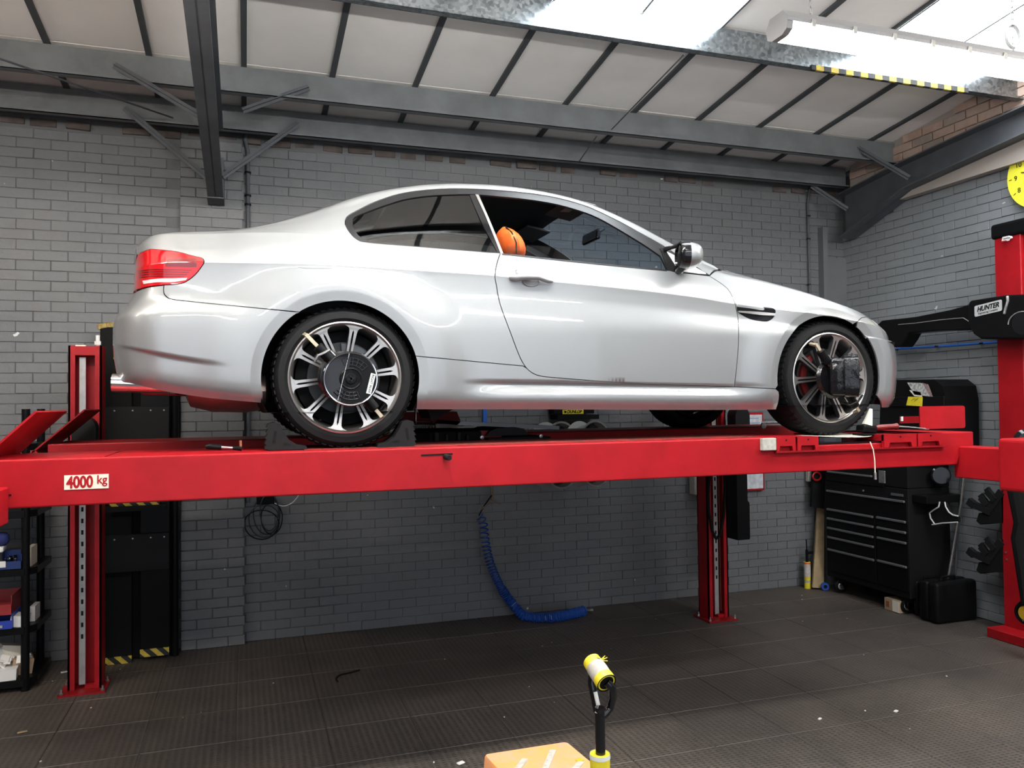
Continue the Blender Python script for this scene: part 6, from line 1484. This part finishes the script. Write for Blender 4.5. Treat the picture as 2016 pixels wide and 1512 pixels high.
# blue coiled air hose
P = [onY(x, y, 6.5) for x, y in ((968, 975), (952, 998), (943, 1015), (951, 1030), (955, 1060), (960, 1090), (971, 1125), (988, 1160), (1010, 1190))]+[onZ(1035, 1214, .035), onZ(1080, 1216, .04), onZ(1120, 1210, .045), onZ(1150, 1202, .045)]
def cr(P, n):
    out = []
    for i in range(len(P)-1):
        p0, p1, p2, p3 = P[max(i-1, 0)], P[i], P[i+1], P[min(i+2, len(P)-1)]
        for k in range(n): s = k/n; out.append(.5*((2*p1)+(-p0+p2)*s+(2*p0-5*p1+4*p2-p3)*s*s+(-p0+3*p1-3*p2+p3)*s**3))
    return out+[P[-1]]
C_ = cr(P[2:], 60); hel = []; L = 0; ph = 0
for i in range(len(C_)-1):
    t_ = (C_[i+1]-C_[i]); ds = t_.length; f = i/len(C_); pitch = .052-.040*min(1, f/.62); ph += 2*math.pi*ds/pitch; k = max(1, int(ds/pitch*9))
    tn = t_.normalized(); u = tn.cross(Vector((.3, 1, 0))).normalized(); v = tn.cross(u); r = .034 if f < .5 else .04
    hel.append((C_[i], tn, ph, r))
pts = []
for i in range(len(hel)-1):
    (a, ta, pa, ra), (b, tb, pb_, rb2) = hel[i], hel[i+1]; k = max(1, int((pb_-pa)/.75))
    for j in range(k):
        s = j/k; c = a.lerp(b, s); tn = ta.lerp(tb, s).normalized(); u = tn.cross(Vector((.3, 1, .0))).normalized(); v = tn.cross(u); q = pa+(pb_-pa)*s
        p = c+(u*math.cos(q)+v*math.sin(q))*ra; p.z = max(p.z, .008); p.y = min(p.y, 6.60); pts.append(p)
t = thing('coiled_hose', 'blue coiled air hose hanging on the back wall and lying on the floor', 'hose', P[-1])
MB().tube(pts, .006, 6, caps=False).obj('coil', 'blue', t, True)
MB().tube(cr(P[:3], 6), .006, 8).obj('lead', 'black', t, True)
e = P[-1]; MB().tube([e, e+Vector((.05, .02, -.01)), e+Vector((.09, .03, -.012))], [.014, .012, .016], 12).obj('coupling', 'steel', t, True)
tp0 = onY(968, 958, 6.55); tag(MB().tube([tp0, onY(969, 985, 6.5)], .011, 8).tube([onY(969, 982, 6.5), onY(985, 992, 6.48)], .007, 8).tube([onY(967, 985, 6.5), onY(947, 1003, 6.5)], .007, 8).obj('air_tap', mat('brass_tap', (.35, .27, .18), rough=.35, metal=.8), None, True), 'brass air tap on the wall at the top of the blue coiled hose', 'tap')
# coiled black cable hanging
t = thing('cable_coil', 'coiled dark blue cable hanging on the wall right of the brick pier', 'cable', onY(520, 1000, 6.58))
for k, (cx, cy, rx_, ry_) in enumerate(((525, 1010, 26, 42), (535, 1018, 21, 34), (520, 1022, 30, 36), (515, 1030, 34, 32), (530, 1005, 18, 40))):
    MB().tube([onY(cx+rx_*math.cos(a), cy+ry_*math.sin(a)*(1 if math.sin(a) > 0 else .8), 6.59-.006*k) for a in [2*math.pi*q/28 for q in range(28)]], .0048, 6, closed=True).obj('loop', 'dark' if k % 2 else mat('blue_black_cable', (.02, .035, .05), rough=.4), t, True)
MB().bx(onY(505, 985, 6.6).x, onY(540, 985, 6.6).x, 6.57, 6.62, onY(520, 992, 6.6).z, onY(520, 978, 6.6).z, .004).obj('hook', 'matblack', t)
tag(MB().tube(cr([onY(530, 985, 6.58), onY(555, 996, 6.58), onY(575, 990, 6.58), onY(588, 975, 6.58)], 6), .004, 6).obj('cable', 'white', None, True), 'short white cable curving under the lift runway', 'cable')
# tall black ramp leaning in the left corner
t = thing('loading_ramp', 'tall black folding ramp boards with hazard tape standing left of the brick pier', 'ramp', (-.75, 6.4, 0))
MB().bx(-1.0, -.79, 6.40, 6.47, 0.0, 2.44, .004).obj('board', 'matblack', t); MB().bx(-.735, -.535, 6.40, 6.47, 0.03, 2.44, .004).obj('board', 'black', t)
MB().bx(-.80, -.73, 6.45, 6.50, .02, 2.4).obj('board', 'matblack', t)
for z0, z1 in ((1.62, 1.86), (.66, .93)):
    o = MB().bx(-.995, -.535, 6.36, 6.40, z0, z1, .004).obj('cross_board', 'dark', t)
    for x in (-.90, -.78, -.66, -.57): MB().lathe([(0, .003), (.006, .002), (.006, 0)], (x, 6.36, z1-.03), (0, -1, 0), 8).obj('screw', 'steel', o)
m = MB()
for i in range(9): x = -.985+i*.058; m.box((x, 6.43, 2.452+random.uniform(-.01, .022)), (.07, .06, random.uniform(.03, .06)), Matrix.Rotation(random.uniform(-.3, .3), 3, 'Y'), .008)
m.obj('torn_foam', mat('torn_yellow_foam', (.42, .30, .10), rough=.9, vary=.6, vscale=25), t)
MB().bx(-.93, -.60, 6.345, 6.36, 1.14, 1.215).obj('hazard_tape', 'hazard', t); MB().bx(-.96, -.56, 6.35, 6.362, 1.215, 1.24).bx(-.96, -.56, 6.35, 6.362, 1.10, 1.14).obj('tape_backing', 'dark', t)
MB().bx(-.97, -.79, 6.385, 6.40, .0, .05).obj('hazard_tape', 'hazard', t); MB().bx(-.735, -.54, 6.385, 6.40, .03, .085).obj('hazard_tape', 'hazard', t)
MB().tube([(-.505, 6.46, 0), (-.505, 6.46, 2.0)], .028, 12).obj('side_tube', 'black', t, True)
# shelving at the left edge
t = thing('shelving_unit', 'black plastic shelving unit at the left edge of the frame', 'shelves', (-1.75, 6.2, 0))
SX1 = -1.34; SX0 = -2.2; SY0 = 5.98; SY1 = 6.42
for x in (SX0, SX1-.04):
    for y in (SY0+.03, SY1): MB().tube([(x, y, 0), (x, y, 1.85)], .026, 12).obj('leg', 'black', t, True)
for z in (.08, .42, .80, 1.18, 1.62):
    m = MB(); m.prism([(SX0-.05, SY0), (SX1-.04, SY0), (SX1+.02, SY0+.08), (SX1+.02, SY1+.04), (SX0-.05, SY1+.04)], (0, 0, z-.045), (1, 0, 0), (0, 1, 0), (0, 0, .045)); s = m.obj('shelf', 'black', t)
def bin_(x, y, z, w, d, h, m_, label, nm='storage_bin', cat='bin'):
    t = thing(nm, label, cat, (x, y, z)); b = MB(); th = .004
    b.bx(x-w/2, x+w/2, y-d/2, y+d/2, z+.001, z+.005).bx(x-w/2, x-w/2+th, y-d/2, y+d/2, z+.001, z+h).bx(x+w/2-th, x+w/2, y-d/2, y+d/2, z+.001, z+h).bx(x-w/2, x+w/2, y+d/2-th, y+d/2, z+.001, z+h).bx(x-w/2, x+w/2, y-d/2, y-d/2+th, z+.001, z+h*.55)
    b.obj('tray', m_, t); return t
bluebin = mat('blue_bin', (.02, .05, .38), rough=.4); redbin = mat('red_bin', (.28, .02, .02), rough=.4)
t = bin_(-1.47, 6.08, .80, .15, .2, .10, mat('navy_bin', (.01, .03, .13), rough=.4), 'navy blue bin of small parts on the upper visible shelf')
MB().bx(-1.52, -1.485, 5.975, 5.979, .82, .86).obj('paper_label', 'white', t)
m = MB()
for i in range(10): m.box((-1.47+random.uniform(-.02, .05), 6.02+random.uniform(-.02, .04), .85+random.uniform(0, .03)), (.02, .02, .014), Matrix.Rotation(random.uniform(0, 3), 3, 'X'))
m.obj('small_parts', 'chrome', t)['kind'] = 'stuff'
tag(MB().box((-1.62, 6.1, .85), (.16, .2, .10), Matrix.Rotation(.05, 3, 'Z')).obj('carton', mat('grey_carton', (.32, .31, .28), rough=.8, vary=.3, vscale=20)), 'grey carton on the upper visible shelf beside the navy bin', 'carton')
tag(MB().box((-1.60, 6.1, .925), (.16, .14, .035), Matrix.Rotation(.1, 3, 'Z'), .01).obj('glove', 'white', None, True), 'pale bundle lying on the grey carton', 'cloth')
tag(MB().box((-1.60, 6.12, .985), (.20, .14, .08), Matrix.Rotation(.2, 3, 'Z'), .035).obj('blue_cloth', mat('navy_cloth', (.012, .02, .12), rough=.8), None, True), 'dark blue cloth bundle on top of the cartons', 'cloth')
tag(MB().box((-1.375, 6.15, .86), (.03, .16, .13)).obj('carton', 'paper'), 'thin cream carton at the right end of the upper visible shelf', 'carton')
bin_(-1.56, 6.1, .505, .22, .24, .13, redbin, 'dark red storage bin stacked on the blue bin')
t = bin_(-1.54, 6.1, .42, .19, .26, .10, bluebin, 'bright blue storage bin on the middle shelf')
MB().bx(-1.60, -1.50, 5.964, 5.969, .432, .448).obj('paper_label', 'tapegrey', t)
tag(MB().box((-1.42, 6.06, .455), (.09, .12, .07), Matrix.Rotation(.15, 3, 'Y')).obj('carton', 'white'), 'small white open carton on the middle shelf right of the blue bin', 'carton')
tag(MB().box((-1.365, 6.2, .47), (.03, .14, .10)).obj('carton', 'white'), 'white carton standing at the right end of the middle shelf', 'carton')
for (x, y, z, w, d, h, r, m_, lb) in ((-1.50, 6.07, .115, .13, .16, .075, .1, 'white', 'open white box in front on the bottom shelf'), (-1.44, 6.18, .13, .12, .18, .10, .3, 'cardboard', 'brown carton at the right end of the bottom shelf'), (-1.58, 6.2, .15, .2, .2, .14, -.4, 'cardboard', 'brown carton at the back left of the bottom shelf'), (-1.50, 6.17, .235, .14, .10, .07, .5, 'paper', 'tilted cream carton topmost on the bottom shelf pile'), (-1.57, 6.08, .225, .07, .12, .09, -.4, 'white', 'narrow white carton leaning on the bottom shelf pile')):
    tag(MB().box((x, y, z), (w, d, h), Matrix.Rotation(r, 3, 'Z') @ Matrix.Rotation(r*.5, 3, 'Y')).obj('carton', m_), lb, 'carton')
m = MB()
for i in range(12): m.box((-1.47+random.uniform(-.07, .07), 6.08+random.uniform(-.05, .1), .19+random.uniform(-.02, .03)), (random.uniform(.03, .08), .05, random.uniform(.004, .02)), Matrix.Rotation(random.uniform(-1, 1), 3, 'X')@Matrix.Rotation(random.uniform(-1, 1), 3, 'Y'))
o = tag(m.obj('plastic_wrap', 'panel'), 'crumpled clear wrapping and scraps among the bottom shelf cartons', 'wrapping'); o['kind'] = 'stuff'
# litter on the floor: flecks of debris, a tie, a twig
rr = random.Random(11)
m = MB()
for i in range(34):
    x = rr.uniform(-1.5, 5); y = rr.uniform(2.2, 6.3); s = rr.uniform(.003, .007); m.box((x, y, s*.3), (s*1.6, s, s*.6), Matrix.Rotation(rr.uniform(0, 3), 3, 'Z'))
o = tag(m.obj('litter', 'white'), 'scattered white flecks of litter across the black rubber floor', 'litter'); o['kind'] = 'stuff'
for x, y, s, lb in ((1764, 1400, .03, 'white scrap of paper on the floor at the lower right'), (907, 1502, .04, 'white scrap of paper on the floor left of the orange step'), (1614, 1415, .025, 'small white scrap on the floor left of the lower right one'), (126, 1262 if False else 1323, .04, 'white scrap on the floor at the foot of the left post')):
    p = onZ(x, y, .006); tag(MB().box(p, (s, s*.6, .008), Matrix.Rotation(.4, 3, 'Z'), .002).obj('paper_scrap', 'white'), lb, 'scrap')
tag(MB().tube(cr([onZ(665, 1342, .006), onZ(662, 1335, .006), onZ(672, 1328, .006), onZ(690, 1324, .006), onZ(708, 1319, .006)], 5), .005, 6).obj('cable_tie', 'matblack'), 'bent black cable tie lying on the floor under the lift', 'cable tie')
p = onZ(44, 1441, .006); tag(MB().box(p, (.05, .02, .006), Matrix.Rotation(.3, 3, 'Z'), .002).obj('dry_leaf', 'wood'), 'dry brown leaf on the floor at the lower left', 'leaf')
